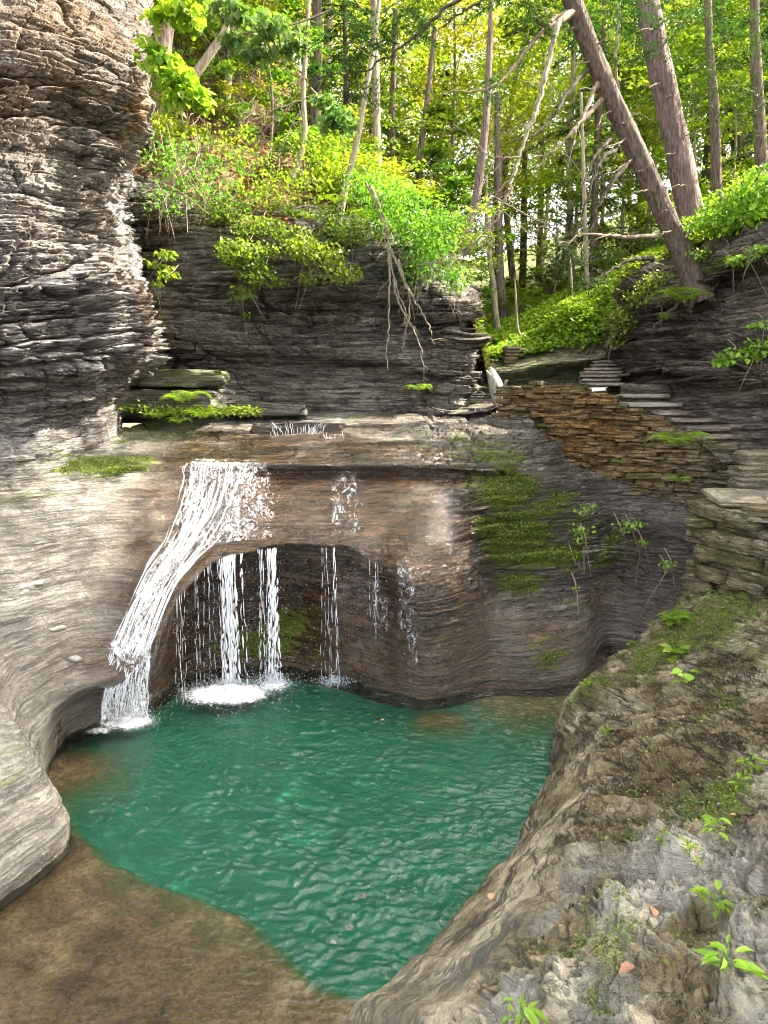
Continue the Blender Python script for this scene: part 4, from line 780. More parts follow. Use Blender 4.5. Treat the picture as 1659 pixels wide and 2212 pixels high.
def drop_cloud(mb, P, size):
    o = np.array([[1, 0, 0], [0, 1, 0], [-1, 0, 0], [0, -1, 0], [0, 0, 1.8], [0, 0, -1.8]]); 
    v = (P[:, None]+o[None]*np.asarray(size)[:, None, None]).reshape(-1, 3); k = np.arange(len(P))[:, None]*6
    q = np.array([[0, 1, 4, 4], [1, 2, 4, 4], [2, 3, 4, 4], [3, 0, 4, 4], [1, 0, 5, 5], [2, 1, 5, 5], [3, 2, 5, 5], [0, 3, 5, 5]])
    q = np.array([[0, 5, 1, 4], [2, 5, 3, 4]])         # two folded quads make a drop
    mb.add(v, (k[:, None]+q[None]).reshape(-1, 4))
def ropes(mb, px0, py0s, n, w, wid=(.004, .012), zend=0.0, seed=1, dy=0, frag=.7):
    """broken threads of free-falling water below a lip"""
    rs = random.Random(seed)
    for i in range(n):
        t = rs.random(); px = px0+(rs.gauss(0, .5))*w; r_, c_ = py0s(px)
        A = NF.at(r_, c_)[0]+np.array([0, -.05-.12*rs.random(), 0])
        A = A+np.array([0, -.02, .0]); z = A[2]; ph = rs.random()*9; x, y = A[0], A[1]; am = rs.uniform(.008, .03)
        while z > zend:
            seg = rs.uniform(.06, .34)*(1.0-.5*(A[2]-z)/2); m = 9
            zz = np.linspace(z, max(zend, z-seg), m); q = np.linspace(0, 1, m); spread = (A[2]-zz)*.035
            X = x+am*vn(zz*4+ph, 0*zz, 0*zz, seed)+spread*math.sin(ph*7); Yq = y-.10*np.sqrt(np.maximum(0, A[2]-zz))+am*vn(zz*4+ph+40, 0*zz, 0*zz, seed)
            mb.tube(np.stack([X, Yq, zz], -1), rs.uniform(*wid)*(.25+np.sin(q*math.pi)**.7+.3*vn(zz*14+ph, 0*zz, 0*zz, 3)), 5)
            z -= seg*(1+frag*rs.random())+.04*rs.random()
wf = thing('waterfall', 'white main waterfall sliding down the left of the wet rock into the green pool', 'waterfall', (0, 0, 0))
# net coordinates along the main stream, found from its place on the rock
Lp = [net_of(*p) for p in [(405, 1006), (395, 1060), (355, 1180), (290, 1290), (250, 1400)]]
Rp = [net_of(*p) for p in [(587, 1006), (560, 1060), (480, 1180), (385, 1280), (338, 1400)]]
rows = [(a[0]+b[0])/2 for a, b in zip(Lp, Rp)]
cl = [a[1] for a in Lp]; cr = [a[1] for a in Rp]
def dens_main(u, v):
    return .44+.28*np.exp(-((u-.25-.1*v)/.25)**2)+.3*np.clip(1-v*9, 0, 1)+.12*v-.12*np.exp(-((u-.55)/.15)**2)*(v < .6)-.9*np.clip((v-.93)/.07, 0, 1)
rows2 = [(a[0], b[0]) for a, b in zip(Lp, Rp)]
sheet('stream', wf, rows2, cl, cr, dens_main, 60, 130, .05)
sheet('stream', wf, rows2, [a+.1 for a in cl], [b-.1 for b in cr], lambda u, v: dens_main(u, v)-.26, 50, 100, .10)
V2L = [net_of(*p) for p in [(455, 1008), (450, 1060), (440, 1130), (425, 1200)]]; V2R = [net_of(*p) for p in [(592, 1008), (597, 1060), (600, 1120), (604, 1172)]]
sheet('stream', wf, [(a[0], b[0]) for a, b in zip(V2L, V2R)], [a[1] for a in V2L], [a[1] for a in V2R], lambda u, v: .52+.25*np.clip(1-v*6, 0, 1)+.12*np.sin(u*11+1)*v+.12*v, 60, 70, .06)
# lower chute: from the slope over the rim into the pool
def chute(off, sh):
    nv, nu = 60, 40; A = NF.at(np.linspace(rows2[-1][0], rows2[-1][1], nu)-.5, np.linspace(cl[-1]+.1, cr[-1]+.1, nu))
    b0, b1 = Z(216, 1572), Z(342, 1542); B = b0+(b1-b0)*np.linspace(0, 1, nu)[:, None]
    V = np.linspace(0, 1, nv)[:, None, None]; g = A[None]+(B-A)[None]*V
    g[..., 2] = A[None, :, 2]+(B[None, :, 2]-A[None, :, 2])*(V[..., 0]**1.35)
    g[..., 1] -= off+.07+.06*np.sin(V[..., 0]*math.pi); g[..., 2] += off*.4+.03*(1-V[..., 0])
    g[..., 1] -= .05*(.5+.5*fbm(g[..., 0]*9, g[..., 1]*3, g[..., 2]*2.5, 3, 15))
    U = np.linspace(0, 1, nu)[None, :]+0*g[..., 0]; VV = V[..., 0]+0*g[..., 0]
    lv = (.78+sh+.15*np.sin(U*9))*np.clip(.25+VV*3, 0, 1)*np.clip(np.minimum(U, 1-U)*7, 0, 1)
    mesh_obj('stream', g.reshape(-1, 3), gridfaces(nv, nu), M['fall_sheet'], wf, {'lv': lv}, True, np.stack([U*13, VV*6+4], -1).reshape(-1, 2))
chute(.06, 0); chute(.13, -.2)
mb = MB()
for i in range(120):                                  # raised threads running down the main stream
    u = rw.uniform(.03, .97)**1.3; v0 = rw.random()*.9; v1 = min(1, v0+rw.uniform(.06, .35)); V = np.linspace(v0, v1, 14)
    T5 = np.linspace(0, 1, len(cl)); r = np.interp(V, T5, [q[0]+(q[1]-q[0])*u for q in rows2]); L = np.interp(V, T5, cl); R = np.interp(V, T5, cr)
    p = onrock(r, L+(R-L)*(u+.012*vn(V*30, i, 0, 3)), .09+.02*rw.random())
    mb.tube(p, rw.uniform(.003, .008)*np.sin(np.linspace(.1, 3.04, 14)), 5)
b0, b1 = Z(228, 1566), Z(330, 1540)
for i in range(110):
    u = rw.random(); A = NF.at([rows2[-1][0]+(rows2[-1][1]-rows2[-1][0])*u], [cl[-1]+(cr[-1]-cl[-1])*u])[0]; B = b0+(b1-b0)*min(1, max(0, u+rw.gauss(0, .06)))
    t0 = rw.random()*.7; t_ = np.linspace(t0, min(1, t0+rw.uniform(.15, .5)), 12); p = A+(B-A)*t_[:, None]; p[:, 2] = A[2]+(B[2]-A[2])*t_**1.35; p[:, 1] -= .14+.06*np.sin(t_*3)+.03*vn(t_*9, i, 0, 2); p[:, 0] += .015*vn(t_*14, i, 3, 2)
    mb.tube(p, rw.uniform(.003, .010)*np.sin(np.linspace(.1, 3.04, 12)), 5)
mb.build('falling_water', M['strand'], wf, True)
def lipfinder(px):
    xs = [332, 375, 472, 600, 720, 815, 905]; cs = [9, 10, 11, 12, 13, 14, 15]
    return [7.95], [float(np.interp(px, xs, cs))]
def veil(label, specs, seed):
    t = thing('water_veil', label, 'waterfall'); mb = MB()
    for k, (px, w_, n, wid) in enumerate(specs): ropes(mb, px, lipfinder, n, w_, wid, 0, seed+k)
    mb.build('falling_water', M['strand'], t, True); return t
veil('widest white curtain of water falling free from the arch lip', [(503, 22, 24, (.003, .010)), (500, 12, 14, (.006, .015)), (455, 30, 5, (.001, .003))], 11)
veil('narrow white cord of water right of the widest curtain', [(590, 11, 16, (.003, .012)), (572, 26, 10, (.0015, .004))], 31)
veil('thin broken thread of water falling in front of the dark hollow', [(722, 3, 4, (.002, .005)), (690, 22, 4, (.001, .0025)), (805, 20, 4, (.001, .0025))], 51)
veil('sparse string of drips falling beside the main waterfall', [(400, 40, 5, (.001, .0025)), (430, 30, 4, (.001, .0025))], 71)
def drips(label, px0, px1, n, seed):
    rs = np.random.RandomState(seed); P_ = []
    for i in range(n):
        r_, c_ = lipfinder(rs.uniform(px0, px1)); A = NF.at(r_, c_)[0]; z = A[2]*(1-rs.rand()**.8); P_.append([A[0]+rs.randn()*.03, A[1]-.12-.1*rs.rand(), z])
    mb = MB(); drop_cloud(mb, np.array(P_), .0025+.004*rs.rand(n)); return tag(mb.build('spray', M['strand'], None), label, 'spray', None, 'stuff')
drips('falling droplets in front of the dark hollow', 380, 620, 900, 5); drips('few droplets falling right of the narrow cord', 620, 840, 160, 6)
# small upper cascades and films on the shelf and nose
def film(name, label, TL, TR_, BR, BL, dens, uvs=(22, 5), off=.04, thr=0):
    q = [net_of(*p) for p in (TL, TR_, BR, BL)]
    t = thing(name, label, 'cascade')
    nv, nu = 44, 34; g = []
    for v in np.linspace(0, 1, nv):
        a_ = (q[0][0]*(1-v)+q[3][0]*v, q[0][1]*(1-v)+q[3][1]*v); b_ = (q[1][0]*(1-v)+q[2][0]*v, q[1][1]*(1-v)+q[2][1]*v); u = np.linspace(0, 1, nu)
        g.append(onrock(a_[0]+(b_[0]-a_[0])*u, a_[1]+(b_[1]-a_[1])*u, off))
    g = np.array(g); U, VV = np.meshgrid(np.linspace(0, 1, nu), np.linspace(0, 1, nv))
    mesh_obj('water_film', g.reshape(-1, 3), gridfaces(nv, nu), M['fall_sheet'], t, {'lv': dens*np.clip(np.minimum(U, 1-U)*5, 0, 1)*np.clip((1-VV)*3, 0, 1)**.5*np.clip(VV*4, 0, 1)**.5*(.8+.35*fbm(U*3, VV*5, 0*U, 2, 4))}, True, np.stack([U*uvs[0], VV*uvs[1]], -1).reshape(-1, 2))
    return t
film('cascade', 'glistening trickle spreading below the ledge right of the main waterfall', (705, 1010), (775, 1010), (800, 1170), (700, 1170), .62, (5, 5))
film('cascade', 'shining film of water down the rounded rock nose', (850, 1180), (900, 1180), (915, 1490), (860, 1490), .66, (4, 9), .07)
film('cascade', 'white lacy water sliding over the small upper step', (605, 900), (690, 900), (675, 945), (608, 950), .60, (7, 2.5), .06)
film('cascade', 'faint trickle over the rock left of the rounded nose', (790, 1220), (835, 1220), (850, 1420), (800, 1420), .58, (3.5, 7), .07)
for lab, px, py, wd_, hh in [('small white cascade at the top of the shelf', 645, 912, 1.05, .34), ('tiny twin trickle over a dark notch on the upper shelf', 722, 935, .42, .28), ('bright white rill where the creek enters beside the log stump', 1042, 880, .35, .14)]:
    d_ = 13.2 if py < 925 else 12.75
    if px > 1000: d_ = 14.7
    A = Y(px, py, d_); t = thing('cascade', lab, 'cascade'); mb = MB()
    for i in range(int(60*wd_)):
        x = A[0]+rw.uniform(-.5, .5)*wd_; n = 7; q = np.linspace(0, 1, n); s0 = rw.random()*.7; x += rw.gauss(0, .03); z = A[2]+.04-hh*np.clip(q*rw.uniform(.3, .7)+s0*q.max(), 0, 1)
        mb.tube(np.stack([x+.02*vn(z*14, i, 0, 3)+(A[0]-x)*.15*q, A[1]-.12-.25*(A[2]-z), z], -1), rw.uniform(.002, .005)*np.sin(np.linspace(.2, 3, n)), 5)
    mb.build('falling_water', M['strand'], t, True)
    m_ = M['fall_rock']
    bed = slab('rock_slab', A+np.array([0, .22, -hh/2-.02]), wd_*1.5, .5, hh, 0, int(px), 'wet brown step of rock behind the '+lab.split(' at')[0].split(' where')[0].split(' over')[0], moss=.1)
    for a_ in ('wet',): bed.data.attributes[a_].data.foreach_set('value', np.full(len(bed.data.vertices), .95, dtype=np.float32))
# spray above the foam
def spray(label, c, r, h, n, seed):
    rs = np.random.RandomState(seed); mb = MB(); ang = rs.rand(n)*6.28; rr = np.abs(rs.randn(n))*r; zz = np.abs(rs.randn(n))*h*np.exp(-rr/r*.5)
    P_ = np.stack([c[0]+rr*np.cos(ang), c[1]+.7*rr*np.sin(ang), .01+zz], -1); drop_cloud(mb, P_, .0025+.006*rs.rand(n)**3)
    o = mb.build('spray', M['strand'], None, False); return tag(o, label, 'spray', None, 'stuff')
spray('splashing white droplets where the wide curtain hits the pool', Z(490, 1500), .42, .12, 3600, 1); spray('splashing droplets under the narrow cord of water', Z(590, 1480), .22, .10, 1300, 2)
spray('splashing droplets at the foot of the main waterfall', Z(285, 1560), .22, .14, 2200, 3); spray('few droplets under the thin thread', Z(720, 1475), .18, .05, 600, 4)

# bleached log stump standing in the creek
M['deadwood'] = simple_mat('bark dead', (.12, .10, .085), (.34, .31, .27), 10, (4, 4, .7), .8, .5)
t = thing('log_stump', 'bleached broken log with a forked tip standing in the creek by the stone wall', 'log', tuple(Y(1085, 882, 14.5)))
O = np.array(t.location); mb = MB()
mb.tube(curve([Y(1082, 884, 14.5)-O, Y(1078, 860, 14.6)-O, Y(1070, 830, 14.7)-O, Y(1062, 806, 14.8)-O, Y(1060, 792, 14.8)-O], 26), np.interp(np.linspace(0, 1, 26), [0, .2, .5, .8, 1], [.10, .15, .14, .09, .012]), 16, bark=.10, seed=3)
mb.tube(curve([Y(1066, 822, 14.7)-O, Y(1056, 808, 14.7)-O, Y(1050, 800, 14.7)-O], 10), np.linspace(.06, .012, 10), 8, bark=.1, seed=5); mb.build('trunk', M['deadwood'], t, True)
mb = MB(); mb.tube(curve([Y(1080, 850, 14.6)-O, Y(1090, 835, 14.4)-O, Y(1094, 822, 14.3)-O], 10), np.linspace(.06, .03, 10), 8, bark=.1, seed=7); mb.build('branch', M['deadwood'], t, True)
# far stone post and its rails
t = thing('rail_fence', 'square stone post with dark rails far up the green bank', 'fence', tuple(Y(1103, 795, 18.3))); O = np.array(t.location)
s = Stones()
for k in range(6): s.add(np.array([0, 0, .05+.085*k]), .36, .36, .08, .1, 1100+k, .4, .1, .2, rnd=.1)
s.build('post', M['masonry'], t)
for k in (.28, .42):
    mb = MB(); mb.tube([np.array([.15, 0, k]), np.array([.75, .1, k]), np.array([1.3, .2, k])], .045, 8, bark=.1); mb.build('rail', M['right_cliff'], t)
# ------------------------------------------------------------------ vegetation
M['leaf_sun'] = leaf_mat('leaves yellow green', (.12, .20, .018), (.36, .43, .05), .55)
M['leaf_mid'] = leaf_mat('leaves green', (.06, .15, .018), (.20, .34, .045), .5)
M['leaf_blue'] = leaf_mat('leaves blue green', (.08, .20, .055), (.24, .38, .13), .3, .01)
M['leaf_dark'] = leaf_mat('hemlock needles', (.012, .04, .012), (.05, .115, .03), .25, .015)
M['fern'] = leaf_mat('fern fronds', (.13, .26, .015), (.30, .46, .04), .4, .01)
M['cover'] = leaf_mat('ground cover leaves', (.10, .20, .02), (.30, .44, .05), .4, .02)
M['litter_leaf'] = leaf_mat('dead leaves', (.10, .045, .02), (.42, .24, .13), .1, .02)
M['bark'] = simple_mat('bark brown', (.03, .02, .016), (.19, .14, .115), 7, (4, 4, .5), .9, 1.0)
M['bark_red'] = simple_mat('bark reddish', (.045, .03, .03), (.25, .18, .17), 7, (4, 4, .5), .9, 1.0)
M['bark_pale'] = simple_mat('bark pale', (.12, .10, .07), (.38, .33, .24), 9, (3, 3, .6), .9, .5)
M['bark_dark'] = simple_mat('bark dark', (.02, .016, .012), (.09, .07, .05), 9, (3, 3, .6), .9, .6)
M['twig'] = simple_mat('bark twig', (.12, .085, .06), (.34, .26, .20), 9, (3, 3, .6), .9, .3)

def leaves(mb, C, size, rs, tilt=.6, asp=.55, droop=0.0, lv=None, shape='rhomb', heading=None):
    C = np.asarray(C, float); n = len(C); sz = size*(.65+.7*rs.rand(n)); h = rs.rand(n)*2*math.pi if heading is None else heading+rs.randn(n)*.5
    t1 = (rs.randn(n)*tilt*.7)-droop; t2 = rs.randn(n)*tilt
    d = np.stack([np.cos(h)*np.cos(t1), np.sin(h)*np.cos(t1), np.sin(t1)], -1)
    s = np.stack([-np.sin(h)*np.cos(t2), np.cos(h)*np.cos(t2), np.sin(t2)], -1)
    lv = np.clip(rs.rand(n)*.8+.1, 0, 1) if lv is None else lv
    if shape == 'rhomb':
        v = np.stack([C, C+d*(sz*.5)[:, None]+s*(sz*asp*.5)[:, None], C+d*sz[:, None], C+d*(sz*.45)[:, None]-s*(sz*asp*.5)[:, None]], 1)
        mb.add(v.reshape(-1, 3), np.arange(n*4).reshape(-1, 4), np.repeat(lv, 4))
    else:                                             # broad pointed leaf folded along its midrib
        up = np.cross(d, s); f = (sz*.10)[:, None]*up
        W_ = (sz*asp*.5)[:, None]
        v = np.stack([C, C+d*(sz*.25)[:, None]+s*W_+f, C+d*(sz*.6)[:, None]+s*W_*.85+f, C+d*sz[:, None]-up*(sz*.12)[:, None], C+d*(sz*.6)[:, None]-s*W_*.85+f, C+d*(sz*.25)[:, None]-s*W_+f], 1)
        k = np.arange(n)[:, None, None]*6; q = np.array([[0, 1, 2, 3], [0, 3, 4, 5]])[None]
        mb.add(v.reshape(-1, 3), (k+q).reshape(-1, 4), np.repeat(lv, 6))
def sprays(rs, c, r, n, flat=.35):                    # leaf positions in a flattened clump
    p = rs.randn(n, 3); p /= np.linalg.norm(p, axis=1)[:, None]+1e-9; p *= (rs.rand(n)**.5)[:, None]
    return c+p*np.array([r, r, r*flat])

def make_broadleaf(name, H, seed, mat, r0=.115, cb=.3, rad=.27, nclump=70, nleaf=110, lsize=.17, bark='bark', lean=.03):
    rs = np.random.RandomState(seed); t = thing(name, None, None)
    T = curve([[0, 0, -.6], [lean*H*.2, rs.randn()*.02*H, H*.3], [lean*H*.6, rs.randn()*.03*H, H*.65], [lean*H, rs.randn()*.03*H, H*.98]], 26)
    mb = MB(); mb.tube(T, r0*np.linspace(1.15, .12, 26)**.9, 10, bark=.10, seed=seed); L = MB()
    for i in range(nclump):
        f = cb+(1-cb)*((i+.5)/nclump); k = int(f*25); ang = i*2.4+rs.rand()*.6
        prof = math.sin(min(1, (f-cb)/(1-cb)*.9+.18)*math.pi)**.6
        R = H*rad*prof*(.35+.75*rs.rand()); o = T[k]; e = o+np.array([math.cos(ang)*R, math.sin(ang)*R, R*.35+rs.randn()*H*.02])
        if i % 2 == 0: mb.tube(curve([o-np.array([0, 0, .1]), (o+e)/2+np.array([0, 0, R*.06]), e], 7), np.linspace(r0*.28*(1.1-f), .008, 7), 5)
        L_ = sprays(rs, e, H*.075*(.7+.8*rs.rand()), nleaf, .42)
        leaves(L, L_, lsize, rs, .5, .6, lv=np.clip(.45+.3*rs.randn()+.2*rs.randn(nleaf), 0, 1))
    mb.build('trunk', M[bark], t, True); L.build('crown', M[mat], t); return t
def make_hemlock(name, H, seed, r0=.16, cb=.15, rad=.22, nb=60, bark='bark'):
    rs = np.random.RandomState(seed); t = thing(name, None, None)
    T = curve([[0, 0, -.6], [.1, 0, H*.3], [.12, .1, H*.65], [.1, .1, H]], 26)
    mb = MB(); mb.tube(T, r0*np.linspace(1.15, .06, 26), 10, bark=.12, seed=seed); L = MB()
    for i in range(nb):
        f = cb+(1-cb)*((i+.5)/nb); o = T[int(f*25)]; ang = i*2.4+rs.rand(); R = H*rad*(1.08-f)*(.5+.6*rs.rand())
        u = np.array([math.cos(ang), math.sin(ang), 0]); pts = np.array([o+u*R*s+np.array([0, 0, .12*R*math.sin(s*2.2)-.34*R*s*s]) for s in np.linspace(0, 1, 9)])
        mb.tube(pts, np.linspace(.03, .004, 9), 4)
        n = int(260*R/(H*rad)+60); s = rs.rand(n)**.75; base = o+u[None]*(R*s)[:, None]+np.stack([0*s, 0*s, .12*R*np.sin(s*2.2)-.34*R*s*s], -1)
        side = rs.randn(n)*R*.17*(1.15-s); v = np.array([-u[1], u[0], 0]); C = base+v[None]*side[:, None]; C[:, 2] -= np.abs(side)*.35+rs.rand(n)*.05
        leaves(L, C, .17, rs, .35, .24, .35, lv=np.clip(.4+.25*rs.randn()+.2*rs.randn(n), 0, 1), heading=ang+np.sign(side)*.8)
    mb.build('trunk', M[bark], t, True); L.build('crown', M['leaf_dark'], t); return t
def make_shrub(name, seed, mat, H=1.2, n=14, nl=60, ls=.11, broad=False):
    rs = np.random.RandomState(seed); t = thing(name, None, None); mb = MB(); L = MB()
    for i in range(n):
        ang = i*2.4; R = H*(.2+.6*rs.rand()); e = np.array([math.cos(ang)*R, math.sin(ang)*R, H*(.35+.65*rs.rand())])
        mb.tube(curve([[0, 0, -.1], e*.5+np.array([0, 0, .1]), e], 6), np.linspace(.014, .004, 6), 4)
        c = sprays(rs, e, H*.34, nl, .3); leaves(L, c, ls, rs, .4, .62, .15, lv=np.clip(.5+.3*rs.randn()+.15*rs.randn(nl), 0, 1), shape='broad' if broad else 'rhomb')
    mb.build('stem', M['twig'], t, True); L.build('foliage', M[mat], t); return t

# ground height lookup over the slope and the far ground
GP = np.concatenate([PH[::4, ::4].reshape(-1, 3), PFB[60::4, ::4].reshape(-1, 3), PRC[:60:6, ::8].reshape(-1, 3)])
def ground(x, y):
    d = (GP[:, 0]-x)**2+(GP[:, 1]-y)**2; k = np.argsort(d)[:6]; k = k[d[k] < max(1.0, d[k[0]]*2)]; return float(GP[k, 2].max())

rng = np.random.RandomState(12)
DEC = [make_broadleaf('broadleaf_tree', 15, 1, 'leaf_sun', nclump=95, nleaf=95), make_broadleaf('broadleaf_tree', 17, 2, 'leaf_mid', cb=.35, nclump=95, nleaf=95, bark='bark_pale'), make_broadleaf('broadleaf_tree', 13, 3, 'leaf_sun', cb=.12, rad=.3, r0=.12, nclump=95, nleaf=95, bark='bark_pale')]
HEM = [make_hemlock('hemlock_tree', 16, 4), make_hemlock('hemlock_tree', 11, 5, .11, .08)]
SAP = [make_broadleaf('sapling', 5, 6, 'leaf_sun', .04, .15, .34, 36, 70, .13, 'bark_pale'), make_broadleaf('sapling', 4, 7, 'leaf_mid', .035, .1, .36, 34, 70, .13)]
SHR = [make_shrub('shrub', 8, 'leaf_sun'), make_shrub('shrub', 9, 'leaf_mid'), make_shrub('shrub', 10, 'cover', .8, 16, 50, .09)]
used = set()
def put(proto, loc, rz, sc, label, cat, group, name=None):
    if id(proto) not in used:
        used.add(id(proto)); proto.location = loc; proto.rotation_euler = (0, 0, rz); proto.scale = (sc,)*3; o = proto
    else: o = copy_tree(proto, loc, rz, sc)
    tag(o, label, cat, group); return o
def pt(px, d, lift=0.0):
    """ground point seen along the column px at depth d"""
    x = (px-829.5)/F*d*1.01; return (x, d, ground(x, d)-lift)
LB = ['yellow green broadleaf tree standing in the forest beyond the gorge', 'green broadleaf tree with a pale trunk in the forest beyond the gorge', 'low-branched broadleaf tree with light leaves in the forest beyond the gorge']
# forest in rows going away
k = 0
for d, n, x0, x1 in [(22, 5, 300, 1000), (27, 8, 200, 1900), (33, 10, 100, 1900), (41, 12, 0, 1900), (52, 14, -50, 1800), (66, 16, -50, 1800)]:
    for i in range(n):
        px = x0+(x1-x0)*(i+.5+.6*(rng.rand()-.5))/n; dd = d*(1+.12*(rng.rand()-.5)); kind = rng.choice(3, p=[.45, .25, .30])
        if d == 22 and not 350 < px < 900: continue
        loc = pt(px, dd, .2); put(DEC[kind], loc, rng.rand()*6, (.75+.5*rng.rand())*(1 if d < 50 else 1.25), LB[kind], 'tree', 'forest trees beyond the gorge')
for px, d, s in [(1260, 24, .8), (760, 23, .9), (1480, 26, 1.1), (1580, 30, 1.1), (1350, 36, 1.2), (1620, 22, .9), (1700, 19, .9), (950, 34, 1.0), (1150, 44, 1.2), (600, 30, 1.1), (1550, 42, 1.3)]:
    put(HEM[k % 2], pt(px, d, .2), rng.rand()*6, s, 'dark drooping hemlock among the yellow green trees beyond the gorge', 'hemlock', 'hemlocks in the forest'); k += 1
for i in range(44):
    d = rng.choice([19, 21, 24, 28, 33, 38]); px = rng.uniform(330, 1000) if i % 2 else rng.uniform(1050, 1800)
    if d < 23 and px > 1000: d += 4
    kd = i % 2; put(SAP[kd], pt(px, d*(1+.1*rng.rand()), .1), rng.rand()*6, .7+.7*rng.rand(), ['small yellow green sapling in the understory beyond the gorge', 'small darker green sapling in the understory beyond the gorge'][kd], 'sapling', 'saplings in the understory')
for i in range(90):
    if i < 55: d = 16.6+rng.rand()*9; px = rng.uniform(330, 1010)
    else: d = 18.2+rng.rand()*10; px = rng.uniform(1010, 1750)
    if i < 55 and 430 < px < 740 and d < 21 and rng.rand() < .45: continue
    if i >= 55 and px < 1420 and d < 23: continue
    kd = int(rng.choice(3)); put(SHR[kd], pt(px, d, .05), rng.rand()*6, .5+.7*rng.rand(), ['bright yellow green shrub growing on the wooded slope', 'deep green shrub growing on the wooded slope', 'low light green shrub growing on the wooded slope'][kd], 'shrub', 'shrubs on the wooded slopes')
# unseen trees added on the right bank so that their shade falls on the pool
for x, y, z, s, kd in [(9.5, 5.5, 5.0, 1.0, 1), (12.5, 9.5, 5.5, 1.1, 0), (8.7, 1.5, 4.5, .95, 0), (14, 4, 6, 1.2, 2), (11, -2, 5, 1.1, 1), (16, 9, 7, 1.2, 0), (19, 12, 8, 1.2, 2), (18, 3, 8, 1.2, 1)]:
    put(DEC[kd], (x, y, z), rng.rand()*6, s, 'unseen broadleaf tree added on the right bank to shade the pool', 'tree', 'added shade trees on the right bank')
g2 = mesh_obj('bank', *[(lambda G: (G.reshape(-1, 3), gridfaces(30, 30)))(np.stack([(lambda X, Q: [X, Q, 5.0+.25*(X-9)+.15*(Q-5)*0+.3*fbm(X*.4, Q*.4, 0*X, 3, 3)])(*np.meshgrid(np.linspace(7.6, 30, 30), np.linspace(-8, 12.4, 30)))][0], -1))][0], M['bank']); tag(g2, kind='structure')

def trunk_thing(name, label, pts, r, bark, seed, n=60, sides=22, bk=.10, cat='tree', root=True, smooth=True):
    P_ = [np.asarray(p) for p in pts]; O = P_[0]; t = thing(name, label, cat, tuple(O)); mb = MB()
    C = curve([p-O for p in P_], n); rr = np.interp(np.linspace(0, 1, n), np.linspace(0, 1, len(r)), r)
    mb.tube(C, rr, sides, bark=bk, seed=seed)
    mb.build('trunk', M[bark], t, smooth); return t, O, C, rr
def bough(t, O, pts, r0, r1, bark='twig', name='branch', twigs=0, seed=0, n=24, tl=.6, tr=.006):
    rs = np.random.RandomState(seed); mb = MB(); C = curve([np.asarray(p)-O for p in pts], n)
    C[1:] += .02*rs.randn(n-1, 3)*np.linspace(.3, 1, n-1)[:, None]
    mb.tube(C, np.linspace(r0, r1, n), 7, bark=.12, seed=seed)
    for i in range(twigs):
        k = rs.randint(n//4, n-1); d = (C[k]-C[k-1]); d /= np.linalg.norm(d)+1e-9; q = rs.randn(3); q /= np.linalg.norm(q); L = tl*(.3+rs.rand()); e = C[k]+(d*.6+q*.8)*L
        mb.tube(curve([C[k], (C[k]+e)/2+q*.05, e-np.array([0, 0, .05])], 7), np.linspace(tr, .002, 7), 4)
        if L > tl*.6:
            for _ in range(3):
                s = C[k]+(e-C[k])*rs.uniform(.3, .9); w_ = rs.randn(3); w_ /= np.linalg.norm(w_); mb.tube([s, s+(d*.4+w_*.6)*L*.4], [tr*.5, .0015], 4)
    mb.build(name, M[bark], t, True)
def fronds(t, O, c, r, n, seed, mat='leaf_dark', size=.09, name='foliage', asp=.22, flat=.5, groups=14):
    rs = np.random.RandomState(seed); L = MB(); c = np.asarray(c)-O
    for g_ in range(groups):
        gc = sprays(rs, c, r, 1, flat)[0]; h = rs.rand()*6.28; u = np.array([math.cos(h), math.sin(h), -.35]); m = n//groups; s = rs.rand(m); v = np.array([-u[1], u[0], 0])
        side = rs.randn(m)*.12*r*(1.1-s); C = gc+u*(s*r*.7)[:, None]+v*side[:, None]; C[:, 2] -= .15*s*s*r
        leaves(L, C, size, rs, .3, asp, .3, heading=h+np.sign(side)*.8, lv=np.clip(.45+.25*rs.randn()+.2*rs.randn(m), 0, 1))
    L.build(name, M[mat], t)
# the big leaning hemlock
t, O, C, rr = trunk_thing('hemlock_tree', 'big dark hemlock leaning left over the gorge from the right cliff top', [Y(1512, 650, 13.3), Y(1497, 600, 13.3), Y(1445, 480, 13.2), Y(1375, 330, 13.1), Y(1310, 190, 13.0), Y(1250, 40, 12.9), Y(1205, -90, 12.8), Y(1150, -260, 12.7)], [.26, .20, .17, .162, .155, .145, .13, .11], 'bark', 3, 200, 40, .13)
for i, (a, b) in enumerate([((1235, 40), [(1180, 60), (1120, 130), (1060, 190), (960, 205)]), ((1270, 150), [(1225, 200), (1170, 280), (1095, 310)]), ((1300, 215), [(1230, 290), (1150, 370)]), ((1335, 320), [(1290, 360), (1240, 520)]), ((1240, 20), [(1190, 45), (1165, 70)]),
                          ((1320, 300), [(1290, 330), (1260, 400)]), ((1290, 180), [(1260, 250), (1230, 300)]), ((1355, 350), [(1300, 430), (1270, 520)]), ((1420, 510), [(1340, 512), (1270, 505), (1220, 530)]), ((1410, 560), [(1370, 560), (1310, 590), (1280, 620)])]):
    bough(t, O, [Y(*a, 12.9)]+[Y(*q, 12.6-.25*j) for j, q in enumerate(b)], .045, .008, 'bark_dark' if i % 2 else 'twig', 'branch', 5, 60+i)
